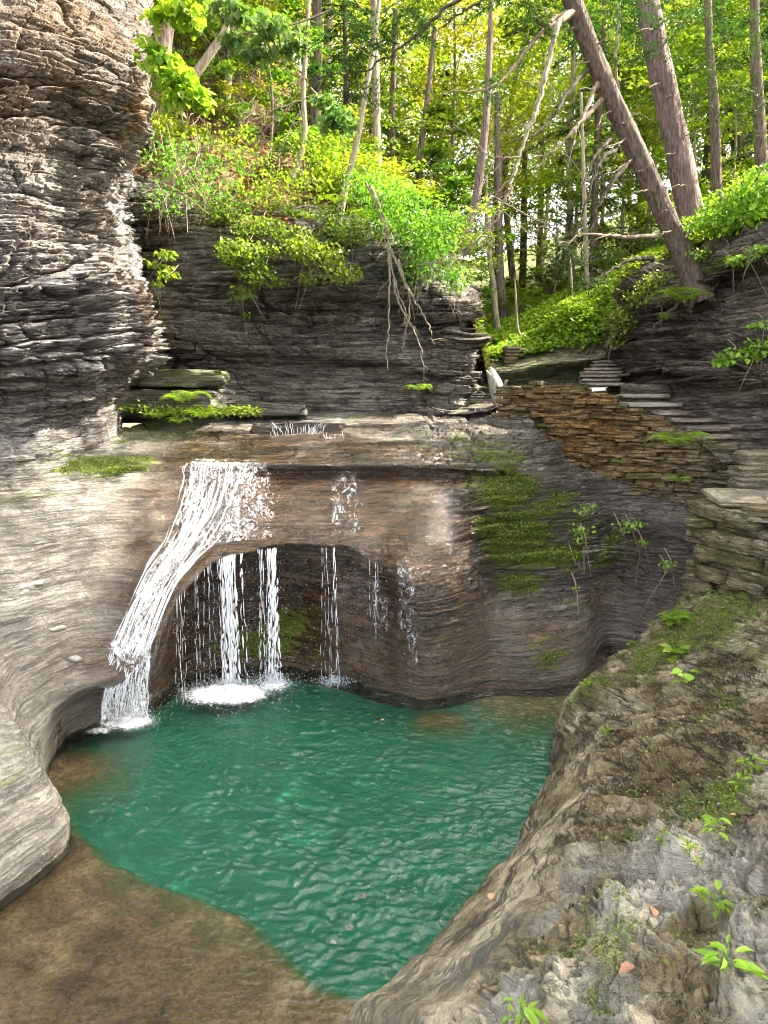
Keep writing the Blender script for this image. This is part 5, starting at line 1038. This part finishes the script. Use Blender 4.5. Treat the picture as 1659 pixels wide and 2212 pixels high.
for i, (px, py, dx, dy) in enumerate([(1262, 60, -45, 5), (1282, 130, -35, 10), (1300, 185, -30, 12), (1322, 240, -40, 25), (1350, 300, -35, 25), (1365, 345, -38, 30), (1380, 370, 25, -12), (1400, 410, -30, 8), (1430, 460, 20, -14), (1450, 500, -22, 4), (1285, 100, 20, -18), (1340, 270, 18, -16)]):
    bough(t, O, [Y(px, py, 12.95), Y(px+dx*.6, py+dy*.5, 12.8), Y(px+dx*(.8+.5*(i%3)), py+dy*(.8+.6*(i%2)), 12.7)], .02, .005, 'twig', 'branch', 0, 90+i, 8)
for i, (px, py, d, r, n) in enumerate([(1180, -20, 13, 1.0, 2600), (1290, 30, 13.6, .8, 1500), (1130, 40, 12.5, .5, 900), (1060, 190, 12, .35, 300), (1220, 545, 12.2, .45, 700), (1260, 600, 12.3, .4, 500), (1390, 120, 13.6, .5, 500)]): fronds(t, O, Y(px, py, d), r, n, 200+i)
# roots at its foot
for i, pts in enumerate([[(1505, 640), (1470, 650), (1430, 690), (1400, 720)], [(1510, 640), (1540, 625), (1552, 600), (1548, 560)], [(1500, 645), (1490, 670), (1500, 690)], [(1515, 640), (1545, 650), (1560, 640)], [(1500, 630), (1455, 640), (1420, 670)]]):
    bough(t, O, [Y(*q, 13.1) for q in pts], .06, .012, 'bark_dark', 'root', 4, 120+i, 16, .25)
# straighter reddish trunk behind it
t, O, C, rr = trunk_thing('pine_tree', 'thick reddish-barked straight trunk rising just right of the leaning hemlock', [Y(1505, 500, 14.8), Y(1492, 455, 14.8), Y(1465, 330, 14.8), Y(1437, 200, 14.8), Y(1412, 80, 14.8), Y(1388, -60, 14.8), Y(1365, -220, 14.8)], [.30, .24, .225, .22, .21, .2, .18], 'bark_red', 5, 190, 40, .12)
for i, (px, py, dx, dy) in enumerate([(1440, 210, 22, -8), (1425, 180, -24, 8), (1470, 300, 24, -14), (1460, 330, -30, 6), (1418, 60, -26, 6), (1480, 400, -20, 4)]):
    bough(t, O, [Y(px, py, 14.6), Y(px+dx*.6, py+dy*.5, 14.5), Y(px+dx*(.8+.5*(i%3)), py+dy, 14.4)], .02, .006, 'twig', 'branch', 0, 140+i, 8)
for i, (px, py, d, r, n) in enumerate([(1500, 30, 14.5, 1.2, 1800), (1600, 90, 14, 1.0, 1300), (1330, 10, 15, .9, 1100), (1560, 180, 15, .9, 900), (1640, 220, 14, .7, 700)]): fronds(t, O, Y(px, py, d), r, n, 220+i)
bough(t, O, [Y(1340, -60, 14), Y(1338, 40, 14), Y(1330, 130, 14), Y(1345, 230, 14), Y(1362, 330, 14)], .035, .012, 'bark_pale', 'dead_branch', 4, 160, 30)
# dead limb hanging from the leaning trunk
t = thing('dead_limb', 'long grey dead limb hanging from the leaning hemlock with bare twigs', 'dead branch', tuple(Y(1232, 30, 12.7))); O = np.array(t.location)
bough(t, O, [Y(1236, 28, 12.7), Y(1205, 55, 12.5), Y(1185, 130, 12.4), Y(1160, 230, 12.3), Y(1133, 300, 12.2), Y(1110, 380, 12.1), Y(1088, 440, 12.1), Y(1060, 500, 12.0), Y(1040, 540, 12)], .055, .008, 'bark_pale', 'branch', 14, 5, 60, .9, .009)
for i, pts in enumerate([[(1110, 380), (1070, 420), (1030, 480), (990, 560)], [(1090, 440), (1130, 460), (1180, 490), (1220, 530)], [(1100, 410), (1060, 480), (1010, 540), (950, 570)], [(1070, 480), (1000, 540), (900, 575)], [(1125, 340), (1075, 340), (1040, 330)]]):
    bough(t, O, [Y(*q, 12) for q in pts], .014, .003, 'twig', 'branch', 9, 170+i, 24, .6, .005)
# slimmer trunks one can tell apart
def slim(label, pts, d, r, bark, seed, name='tree'):
    return trunk_thing(name, label, [Y(a, b, d) for a, b in pts], [q*.8 for q in r], bark, seed, 70, 16, .08)
SL = [slim('slender reddish trunk curving up from the bank left of the dead limb', [(1008, 540), (1012, 490), (1030, 420), (1045, 300), (1055, 170), (1060, 40), (1062, -80)], 18, [.16, .14, .12, .11, .09, .07, .05], 'bark_red', 11),
      slim('pale leaning slim trunk in the middle of the wooded slope', [(733, 465), (745, 410), (770, 310), (790, 200), (810, 80), (825, -60)], 17.5, [.12, .10, .085, .075, .065, .05], 'bark_pale', 12),
      slim('short sunlit pale trunk with a bent foot on the leaf-covered slope', [(630, 385), (645, 350), (658, 290), (655, 200), (662, 100), (670, -60)], 17.8, [.12, .095, .075, .07, .06, .05], 'bark_pale', 13),
      slim('twin thin trunks leftmost in the green valley floor', [(1082, 745), (1072, 690), (1066, 620), (1058, 560), (1052, 480), (1050, 380)], 22, [.14, .12, .10, .09, .08, .06], 'bark_pale', 14),
      slim('straight grey trunk just right of the thin twin in the valley', [(1092, 720), (1082, 640), (1078, 560), (1076, 420), (1074, 200)], 24, [.24, .2, .18, .16, .1], 'bark_red', 15),
      slim('thin pale sapling stem on the right of the valley floor', [(1238, 706), (1236, 680), (1235, 620), (1232, 560)], 20, [.05, .045, .035, .02], 'bark_pale', 16),
      slim('slim pale trunk standing on the green slope near the right cliff', [(1273, 672), (1270, 640), (1266, 560), (1262, 420), (1255, 200)], 21, [.1, .09, .08, .07, .05], 'bark_pale', 17),
      slim('thin curved stem growing from the undercut bank in the valley', [(1130, 735), (1118, 710), (1115, 660), (1112, 600)], 20, [.06, .05, .04, .02], 'bark_pale', 18),
      slim('dark rough trunk third from the right edge of the forest', [(1550, 500), (1545, 300), (1540, 190), (1532, 90), (1528, -60)], 19, [.17, .15, .14, .12, .1], 'bark', 19),
      slim('grey brown trunk closest to the right edge of the photo', [(1650, 500), (1642, 300), (1635, 180), (1630, 60), (1632, -80)], 18, [.2, .17, .16, .14, .1], 'bark', 20),
      slim('broad pale grey trunk standing back between the two right trunks', [(1640, 500), (1612, 380), (1590, 260), (1570, 150), (1550, 20), (1540, -90)], 26, [.42, .36, .34, .3, .26, .2], 'bark_red', 21),
      slim('dark thick trunk on the upper left slope behind the leaves', [(512, 300), (508, 200), (498, 100), (492, -60)], 21, [.3, .26, .24, .2], 'bark_dark', 22),
      slim('leaning tapering trunk over the cliff at upper left', [(405, 178), (430, 150), (458, 110), (485, 70), (500, 20), (520, -60)], 15, [.12, .11, .10, .09, .08, .06], 'bark_pale', 23),
      slim('thick forked trunk at the very top left beside the pale cliff', [(345, 140), (352, 90), (365, 30), (385, -60)], 15.5, [.26, .22, .18, .15], 'bark', 24),
      slim('dark slender trunk second from left in the wooded valley', [(1128, 660), (1130, 560), (1132, 460), (1134, 300)], 30, [.2, .17, .15, .12], 'bark_dark', 25),
      slim('dark narrow trunk on the slope right of the leaf litter', [(845, 370), (846, 280), (850, 160), (855, 20)], 22, [.14, .12, .1, .08], 'bark', 26),
      slim('reddish lit trunk at the middle left of the forest', [(905, 420), (908, 330), (925, 200), (940, 60)], 23, [.13, .12, .1, .08], 'bark_red', 27)]
# thin dark bare hemlock boughs crossing the top centre
t = thing('hemlock_bough', 'long dark hemlock bough crossing the top of the picture', 'branch', tuple(Y(1250, -60, 11))); O = np.array(t.location)
bough(t, O, [Y(1060, -40, 11), Y(960, 20, 11), Y(880, 90, 11), Y(790, 150, 11), Y(690, 165, 11.2)], .03, .006, 'bark_dark', 'branch', 22, 301, 40, .6)
bough(t, O, [Y(1120, -40, 11), Y(1010, 20, 11), Y(960, 50, 11)], .025, .008, 'bark_dark', 'branch', 10, 302, 30, .5)
for i, (px, py, r, n) in enumerate([(800, 40, .8, 1900), (760, 110, .6, 1200), (880, 60, .5, 900), (690, 150, .4, 500), (820, 190, .45, 600), (930, 10, .5, 800)]): fronds(t, O, Y(px, py, 11.2), r, n, 240+i, size=.07)
# broad-leaved branches near the left
def leafy(label, ells, seed, mat, size=.15, stem=None, name='leafy_branch'):
    rs = np.random.RandomState(seed); O = Y(ells[0][0], ells[0][1], ells[0][2]); t = thing(name, label, 'branch', tuple(O)); L = MB()
    for px, py, d, r, n, fl in ells:
        C = sprays(rs, Y(px, py, d)-O, r, int(n*1.3), fl); n = len(C); leaves(L, C, size*.72, rs, .6, .85, .45, shape='broad', lv=rs.rand(n))
    L.build('foliage', M[mat], t); mb = MB()
    for s in (stem or []): mb.tube(curve([Y(*q)-O for q in s], 14), np.linspace(.02, .005, 14), 5)
    if stem: mb.build('stem', M['twig'], t, True)
    return t
leafy('bunch of broad blue green leaves spreading at the upper left', [(590, 60, 12, .38, 130, .45), (520, 30, 12, .30, 80, .5), (500, 85, 12, .2, 40, .3), (560, 110, 12, .3, 80, .4), (640, 95, 12, .28, 80, .5), (480, 8, 12, .3, 60, .5)], 3, 'leaf_blue', .17, [[(720, 20, 12), (640, 50, 12), (540, 70, 12), (460, 75, 12)], [(640, 50, 12), (660, 100, 12), (675, 120, 12)]])
leafy('bunch of big sunlit yellow leaves beside the pale cliff', [(345, 130, 11, .30, 90, .5), (380, 170, 11, .32, 110, .5), (420, 205, 11, .25, 70, .5), (330, 100, 11, .2, 40, .5), (440, 225, 11, .15, 30, .4), (380, 215, 11, .22, 45, .5)], 4, 'leaf_sun', .17, [[(330, 60, 11), (360, 140, 11), (420, 200, 11), (450, 240, 11)]])
leafy('sunlit yellow leaves hanging at the top left corner of the forest', [(390, 15, 11, .38, 120, .5), (340, 40, 11, .2, 40, .5), (415, 45, 11, .2, 40, .5)], 5, 'leaf_sun', .17, [[(370, -60, 11), (385, 0, 11), (420, 60, 11)]])
leafy('small fan of green leaves hanging right of the blue green bunch', [(700, 215, 12.5, .22, 50, .4), (730, 250, 12.5, .28, 70, .5), (705, 265, 12.5, .2, 35, .5), (745, 275, 12.5, .2, 35, .5)], 6, 'leaf_blue', .16, [[(670, 190, 12.5), (710, 230, 12.5), (750, 270, 12.5)]])
leafy('loose leaves at the foot of the sunlit yellow bunch', [(350, 258, 12, .22, 35, .4), (395, 275, 12, .22, 35, .3), (440, 282, 12, .12, 12, .3)], 7, 'leaf_sun', .13)
# creepers and shrubs hanging over the back cliff
def hang(label, ells, seed, mat='leaf_mid', size=.10, roots=0):
    t = leafy(label, ells, seed, mat, size, name='hanging_shrub'); O = np.array(t.location); t['category'] = 'shrub'
    rs = np.random.RandomState(seed+50); mb = MB(); e0 = ells[0]
    for i in range(roots or 6):
        px, py, d, r, n, fl = ells[rs.randint(len(ells))]; p = Y(px, py, d)-O+rs.randn(3)*r*.35; L = rs.uniform(.2, .9); q = rs.randn(3)*.12
        mb.tube(curve([p+np.array([0, .3, .15]), p, p+q+np.array([0, 0, -L*.5]), p+q*2+np.array([0, 0, -L])], 12), np.linspace(.009, .002, 12), 4)
    mb.build('stem', M['twig'], t, True); return t
hang('green maple-like creeper drooping down the middle of the dark cliff', [(520, 555, 15.0, .55, 260, .4), (555, 590, 15, .45, 170, .6), (500, 530, 15, .4, 110, .4), (525, 630, 15, .28, 70, .7), (600, 610, 15, .22, 35, .4), (530, 680, 15.1, .12, 12, .6), (560, 540, 15.1, .6, 150, .3)], 21, 'leaf_mid', .12)
hang('leafy shrub fringe hanging right of the drooping creeper', [(690, 550, 15, .6, 330, .4), (740, 590, 15, .45, 170, .5), (650, 530, 15, .4, 140, .5), (670, 600, 15, .3, 60, .5)], 22, 'cover', .11, 12)
hang('loose sunlit shrub layer half covering the leaf-littered slope', [(560, 420, 16.6, .9, 300, .5), (640, 400, 17, .9, 300, .5), (700, 350, 17.6, .9, 260, .5), (480, 300, 17.5, .8, 220, .5), (560, 350, 17.5, .7, 160, .4)], 33, 'leaf_sun', .10, 16)
hang('small bright sprig in the cleft beside the left cliff', [(360, 550, 14.5, .22, 40, .4), (365, 590, 14.5, .25, 50, .5), (335, 570, 14.5, .18, 25, .5), (340, 610, 14.5, .12, 14, .5)], 23, 'cover', .13)
hang('dense green thicket draping the right end of the dark cliff', [(880, 480, 15.2, .8, 900, .6), (850, 430, 15.6, .8, 800, .5), (930, 540, 15, .6, 600, .7), (980, 600, 14.9, .35, 300, 1), (900, 590, 15.1, .4, 220, .8), (800, 400, 16.2, .7, 500, .5), (960, 480, 15.6, .6, 500, .6)], 24, 'leaf_mid', .085, 40)
hang('ferny green growth along the cliff brow under the sunlit slope', [(560, 490, 15.8, .7, 420, .3), (640, 510, 15.6, .6, 340, .3), (760, 500, 15.6, .7, 460, .4), (480, 460, 16, .6, 260, .4), (720, 460, 16, .6, 300, .4)], 25, 'leaf_mid', .09, 20)
hang('yellowish brambles tangled over the cleft at the upper left', [(400, 400, 16, .9, 260, .5), (370, 330, 16.2, .8, 200, .6), (450, 350, 16.6, 1.0, 260, .5), (480, 430, 16, .8, 200, .4), (350, 440, 15.4, .5, 80, .6)], 26, 'leaf_mid', .10, 40)
hang('bright green weeds trailing at the inner edge of the right cliff', [(1350, 690, 14.6, .35, 260, .8), (1335, 730, 14.8, .2, 120, .9), (1390, 640, 14.2, .4, 260, .6), (1420, 610, 14, .4, 200, .5)], 27, 'cover', .09, 14)
hang('pale creeper crossing the face of the right cliff', [(1590, 765, 12, .35, 60, .35), (1640, 750, 11.8, .35, 60, .5), (1560, 780, 12.1, .2, 25, .3), (1645, 700, 11.8, .2, 25, .3)], 28, 'cover', .12)
hang('leafy undergrowth covering the top edge of the right cliff', [(1540, 480, 13, .6, 420, .4), (1600, 440, 12.6, .7, 520, .4), (1650, 400, 12.4, .6, 420, .5), (1500, 550, 13.2, .3, 100, .5), (1600, 560, 12, .25, 50, .4), (1650, 540, 11.8, .25, 50, .4), (1590, 480, 12.6, .6, 300, .3)], 29, 'cover', .11, 26)
hang('small plants rooted on the mossy wet rock right of the falls', [(1255, 1150, 11.0, .22, 60, .9), (1265, 1100, 11.1, .2, 30, .6), (1240, 1195, 10.9, .08, 10, .8), (1245, 1270, 10.6, .06, 8, .8)], 30, 'cover', .07)
hang('little leafy weeds under the ochre stone wall', [(1370, 1130, 11.1, .22, 40, .5), (1345, 1140, 11.1, .15, 20, .6), (1390, 1170, 11, .1, 14, .6), (1440, 1220, 10.4, .15, 24, .7)], 31, 'cover', .07)
# pale roots and dead branches hanging down the back cliff
t = thing('dead_branches', 'tangle of pale dead branches hanging down the dark cliff', 'dead branch', tuple(Y(840, 520, 15))); O = np.array(t.location)
for i, pts in enumerate([[(790, 395), (815, 440), (838, 520), (850, 600), (880, 680), (885, 700)], [(838, 520), (842, 620), (840, 700), (835, 800)], [(845, 540), (870, 600), (885, 660), (870, 760)], [(860, 560), (880, 620), (920, 690), (935, 740)], [(800, 400), (832, 480), (845, 560)], [(850, 600), (860, 650), (905, 740), (915, 800)]]):
    bough(t, O, [Y(*q, 14.9) for q in pts], .028, .006, 'bark_pale', 'branch', 5, 400+i, 30, .35, .005)
t = thing('dead_branches', 'fan of bare twigs in front of the sunlit slope', 'dead branch', tuple(Y(560, 250, 14))); O = np.array(t.location)
for i, pts in enumerate([[(690, 200), (630, 225), (570, 240), (520, 210)], [(640, 220), (590, 260), (560, 300), (540, 330)], [(600, 235), (560, 250), (535, 240)], [(650, 240), (620, 290), (600, 340)]]):
    bough(t, O, [Y(*q, 14) for q in pts], .014, .003, 'bark_pale', 'branch', 12, 420+i, 20, .5, .004)
t = thing('vine_tangle', 'tangle of tan hanging vines beside the cleft at the upper left', 'vine', tuple(Y(380, 300, 14.5))); O = np.array(t.location); mb = MB(); rs = np.random.RandomState(9)
for i in range(46):
    p = Y(rs.uniform(330, 450), rs.uniform(230, 420), rs.uniform(14, 15.4))-O; q = rs.randn(3)*.3; mb.tube(curve([p, p+q*.5+[0, 0, -.25], p+q+[0, 0, -.1-.7*rs.rand()]], 12), .006, 4)
mb.build('vine', M['twig'], t, True)
# bark litter, dead leaves and ground plants as uncountable cover
def cover(name, label, P_, n, size, mat, seed, msk=None, asp=.6, lift=.03, tilt=.5):
    rs = np.random.RandomState(seed); q = P_.reshape(-1, 3)
    if msk is not None: q = q[msk.reshape(-1)]
    C = q[rs.randint(len(q), size=n)]+rs.randn(n, 3)*np.array([.09, .09, .02])+np.array([0, -.02, lift]); L = MB(); 
    k = fbm(C[:, 0]*1.7, C[:, 1]*1.7, C[:, 2]*1.7, 3, seed); C = C[k > -.25]; k = k[k > -.25]
    C[:, 2] += np.clip(k+.25, 0, 1)*.25*(lift > .02)*rs.rand(len(C))
    leaves(L, C, size, rs, tilt, asp, lv=np.clip(.5+k*.6+.2*rs.randn(len(C)), 0, 1)); o = L.build(name, M[mat]); return tag(o, label, name.replace('_', ' '), None, 'stuff')
hm = (PH[..., 1] < 24) & (PH[..., 0] > -9)
cover('leaf_litter', 'brown dead leaves covering the wooded slope', PH, 26000, .11, 'litter_leaf', 1, hm, lift=.01, tilt=.35)
cover('ground_cover', 'small green plants scattered over the wooded slope', PH, 26000, .10, 'leaf_mid', 2, hm & (fbm(PH[..., 0]*.9, PH[..., 1]*.9, 0*PH[..., 0], 3, 7) > .02), lift=.12)
fm = (PFB[..., 1] < 32) & (PFB[..., 1] > 17.1) & (np.interp(np.arange(PFB.shape[0]), [0, PFB.shape[0]-1], [0, 1])[:, None] > .2)
cover('ground_cover', 'bright green herbs carpeting the valley bank', PFB, 90000, .12, 'cover', 3, fm & (PFB[..., 0] < 14) & ~((np.abs(PFB[..., 0]-Y(1260, 740, 18)[0]) < .8) & (PFB[..., 1] < 18.3)), lift=.10)
cover('ground_cover', 'lush bright herbs on the nearest part of the valley bank', PFB, 45000, .11, 'cover', 5, fm & (PFB[..., 1] < 24) & (PFB[..., 0] < 10), lift=.10)
rm = (PRC[..., 1] > 0) & (np.arange(PRC.shape[0])[:, None] < 90)
cover('ground_cover', 'herbs along the top of the right cliff', PRC, 9000, .09, 'cover', 4, rm & (PRC[..., 0] < 9), lift=.08)

# ferns
def make_fern(name, n, L_, seed, up=1.25):
    rs = np.random.RandomState(seed); t = thing(name, None, None)
    for i in range(n):
        h = i*2.4+rs.rand()*.5; u = np.array([math.cos(h), math.sin(h), 0]); v = np.array([-u[1], u[0], 0]); R = L_*(.7+.5*rs.rand()); s = np.linspace(0, 1, 18)
        pts = u[None]*(R*s*.9)[:, None]+np.stack([0*s, 0*s, R*(up*(s-.95*s*s))-R*.12*s**3], -1); mb = MB(); mb.tube(pts, np.linspace(.004, .001, 18), 4, .3)
        for k in range(2, 18):
            w_ = R*.26*math.sin(min(1, s[k]*.85+.22)*math.pi)**.8
            for sg in (-1, 1):
                c = pts[k]; d = v*sg+u*.35+np.array([0, 0, -.2]); e = c+d*w_; a_ = u*R*.019
                mb.add([c-a_, (c+e)/2-a_*1.1+[0, 0, .004], e, (c+e)/2+a_*1.1+[0, 0, .004]], [[0, 1, 2, 3]], min(1, max(0, .5+.3*rs.randn())))
        mb.build('frond', M['fern'], t)
    return t
FE = [make_fern('fern', 11, .55, 1), make_fern('fern', 8, .42, 2)]
for i, (px, py, d, s, lab) in enumerate([(395, 872, 12.9, 1.15, 'tall yellow green fern arching over the stacked slabs'), (345, 905, 12.8, .9, 'leftmost low fern at the foot of the slabs'), (435, 905, 12.75, .9, 'fern spilling over the slab edge below the tall fern'), (385, 915, 12.6, .75, 'low fern hanging beneath the tall fern'), (520, 890, 13.2, .55, 'small fern at the right end of the mossy ledge'),
                                   (905, 845, 14.8, 1.0, 'dark fern in the notch low on the back cliff'), (1460, 965, 11.15, 1.15, 'big fern growing out of the ochre stone wall'), (1462, 1042, 11.0, .8, 'smaller fern lower on the stone wall'), (1478, 655, 12.7, 1.2, 'bright fern below the roots of the leaning hemlock'), (1440, 690, 13.0, .6, 'small fern left of the bright root fern'),
                                   (1455, 1340, 8.6, .55, 'fern on the dark ledge left of the parapet'), (780, 470, 15.4, .9, 'feathery fern at the brow of the back cliff'), (730, 440, 15.8, .9, 'fern left of the fallen pale log on the slope'), (1340, 1000, 12.0, .4, 'tiny fern tucked in the ochre wall stones')]):
    p = FE[i % 2]; o = put(p, tuple(Y(px, py, d)), i*1.3, s, lab, 'fern', None); 
# carpet of seedlings on the mossy ledge
def patch(name, label, px0, px1, py, d, n, size, seed, mat='cover', h=.12):
    rs = np.random.RandomState(seed); A, B = Y(px0, py, d), Y(px1, py, d); C = A+(B-A)*rs.rand(n)[:, None]+rs.randn(n, 3)*np.array([.03, .22, .03]); C[:, 2] += rs.rand(n)*h; L = MB(); leaves(L, C, size, rs, .5, .6, shape='broad'); return tag(L.build(name, M[mat]), label, 'plants', None, 'stuff')
patch('ground_cover', 'mat of small bright leaves along the mossy ledge', 330, 560, 895, 13.2, 900, .06, 1); patch('ground_cover', 'sparse seedlings left on the mossy ledge', 255, 330, 890, 13.2, 120, .06, 2)
# seedlings on the near rocks
def seedling(label, px, py, base, size, n, seed, mat='fern', h=.10, name='seedling', asp=.36, up=.25):
    q = PB.reshape(-1, 3); r = ray(px, py); r = r/np.linalg.norm(r); v = q-np.array([0, 0, CAM_Z]); al = v@r; off = np.linalg.norm(v-al[:, None]*r, axis=1)
    near = np.where(off < max(.03, off.min()+.01))[0]; p = q[near[al[near].argmin()]]
    t = thing(name, label, 'plant', tuple(p)); rs = np.random.RandomState(seed); n = int(n*1.7); mb = MB(); L = MB()
    for i in range(n):
        a_ = i*2.4+seed*1.1+rs.randn()*.3; hh = h*(i+1)/n*rs.uniform(.7, 1.15); e = np.array([math.cos(a_)*size*.25, math.sin(a_)*size*.25, hh]); mb.tube([np.array([0, 0, hh*.6]), e], .0015, 4)
        leaves(L, e[None], size*(.5+.55*rs.rand()), rs, .35, asp*rs.uniform(.7, 1.2), -up*.2, shape='broad', heading=np.array([a_]), lv=np.array([rs.rand()]))
    mb.tube([[0, 0, -.02], [0, 0, h]], .003, 5); mb.build('stem', M['fern'], t, True); L.build('foliage', M[mat], t); return t
for i, a_ in enumerate([('bright seedling at the bottom edge of the picture', 1128, 2190, None, .13, 7), ('pale five-leaved seedling low in the right corner', 1565, 2075, None, .11, 9), ('narrow-leaved seedling right of the pale pebbly rock', 1555, 1960, None, .12, 8), ('seedling by the right edge above the mossy hump', 1610, 1660, None, .10, 9),
                       ('small pointed-leaf seedling on the striped rock rim', 1303, 1590, None, .08, 7), ('tiny seedling in the middle of the right rock', 1485, 1840, None, .07, 6), ('seedling at the mossy hump right of the striped rock', 1545, 1790, None, .08, 7), ('twin-stemmed seedling near the right edge', 1590, 1700, None, .09, 7),
                       ('little tuft of leaves on the far rim of the pool rock', 1358, 1398, None, .07, 8), ('faint seedling on the rim near the pool corner', 1262, 1478, None, .06, 6), ('small sprig left of the knobbly rock hump', 1420, 1830, None, .05, 6), ('seedling just below the parapet wall', 1530, 1290, None, .07, 6)]):
    seedling(*a_, seed=i)
for i, a_ in enumerate([('broad heart-shaped green leaves sprouting on the dark rock ledge', 1450, 1420, None, .16, 10), ('second clump of broad leaves drooping over the ledge', 1478, 1475, None, .17, 5), ('light leafy sprig above the broad leaves', 1448, 1345, None, .12, 9)]): seedling(*a_, seed=40+i, asp=.75, h=.14, name='leafy_plant')
for i, (px, py, s, lab) in enumerate([(1412, 1955, .07, 'curled brown and white dead leaf on the near rock'), (1360, 2105, .06, 'small rust dead leaf low on the near rock'), (1565, 1760, .06, 'purple brown dead leaf on the mossy hump'), (1060, 1938, .05, 'white leaf at the water edge'), (1500, 1560, .08, 'tan dead leaf below the broad green leaves')]):
    q = PB.reshape(-1, 3); r = ray(px, py); r = r/np.linalg.norm(r); v = q-np.array([0, 0, CAM_Z]); al = v@r; off = np.linalg.norm(v-al[:, None]*r, axis=1); near = np.where(off < max(.03, off.min()+.01))[0]; p = q[near[al[near].argmin()]]
    L = MB(); leaves(L, np.array([[0, 0, .01]]), s, np.random.RandomState(i+3), .3, .8, shape='broad', lv=np.array([.9])); o = L.build('dead_leaf', M['litter_leaf']); o.location = tuple(p+np.array([0, -.01, .02])); tag(o, lab, 'leaf')

for i, (px, py, lab) in enumerate([(790, 1948, 'large white petal floating low in the green pool'), (712, 2042, 'white petal floating left of the near pool tip'), (762, 2018, 'small white petal just right of the floating one near the pool tip'), (830, 1560, 'tiny tan leaf floating in front of the rock nose')]):
    L = MB(); leaves(L, np.array([[0, 0, .03]]), .07, np.random.RandomState(i+30), .1, .7, shape='broad', lv=np.array([1.])); o = L.build('floating_petal', M['cliff'] if i < 3 else M['litter_leaf']); o.location = tuple(Z(px, py, 0)); tag(o, lab, 'petal')

BV3, BF3 = box_surface(3)
BV3 = BV3/np.linalg.norm(BV3, axis=1)[:, None]**.6 if not (np.linalg.norm(BV3, axis=1) == 0).any() else BV3
M['gravel'] = simple_mat('stone chips', (.08, .065, .045), (.28, .24, .18), 30)
# raised moss tufts on the wet wall, the ledges and the near rock
def moss_tufts(label, P_, mo, n, size, thr, seed):
    rs = np.random.RandomState(seed); q = P_.reshape(-1, 3); k = fbm(q[:, 0]*1.6, q[:, 1]*1.6, q[:, 2]*13, 5, 3, .7); m = mo.reshape(-1)+.9*k; idx = np.where(m > thr)[0]
    C = q[idx[rs.randint(len(idx), size=n)]]+rs.randn(n, 3)*np.array([.02, .02, .012])+np.array([0, -.012, .008]); L = MB(); leaves(L, C, size, rs, .9, .7, -.3, lv=np.clip(.3+.25*rs.randn(n), 0, 1)); return tag(L.build('moss', M['moss'], None), label, 'moss', None, 'stuff')
M['moss'] = leaf_mat('moss tufts', (.06, .09, .01), (.26, .33, .03), .25, .01)
moss_tufts('green moss on the wet wall right of the falls and on the ledges', PF, MOSS['fall'], 42000, .024, .66, 1)
moss_tufts('olive moss in patches on the near right rock', PB, MOSS['basin'], 26000, .016, .66, 2)

# grit, leaf crumbs and small stones lying on the near rock
rs = np.random.RandomState(77); q = PB[300:].reshape(-1, 3); q = q[(q[:, 1] < 8.5) & (fbm(q[:, 0]*2, q[:, 1]*2, q[:, 2]*2, 3, 12) > .05)]; n = 1800
L = MB(); leaves(L, q[rs.randint(len(q), size=n)]+np.array([0, -.004, .008]), .022, rs, .5, .6, shape='rhomb', lv=rs.rand(n)); tag(L.build('leaf_litter', M['litter_leaf']), 'dry leaf crumbs caught on the near right rock', 'leaf litter', None, 'stuff')
mb = MB(); C = q[rs.randint(len(q), size=260)]
for c in C:
    s_ = .004+.010*rs.rand()**3; v = BV3*s_*np.array([1, .8, .5])*(1+.3*rs.randn(*BV3.shape)*.5); mb.add(v+c+[0, -.003, s_*.3], BF3, 0)
pb = mb.build('gravel', M['gravel']); tag(pb, 'small stone chips scattered on the near right rock', 'gravel', None, 'stuff')
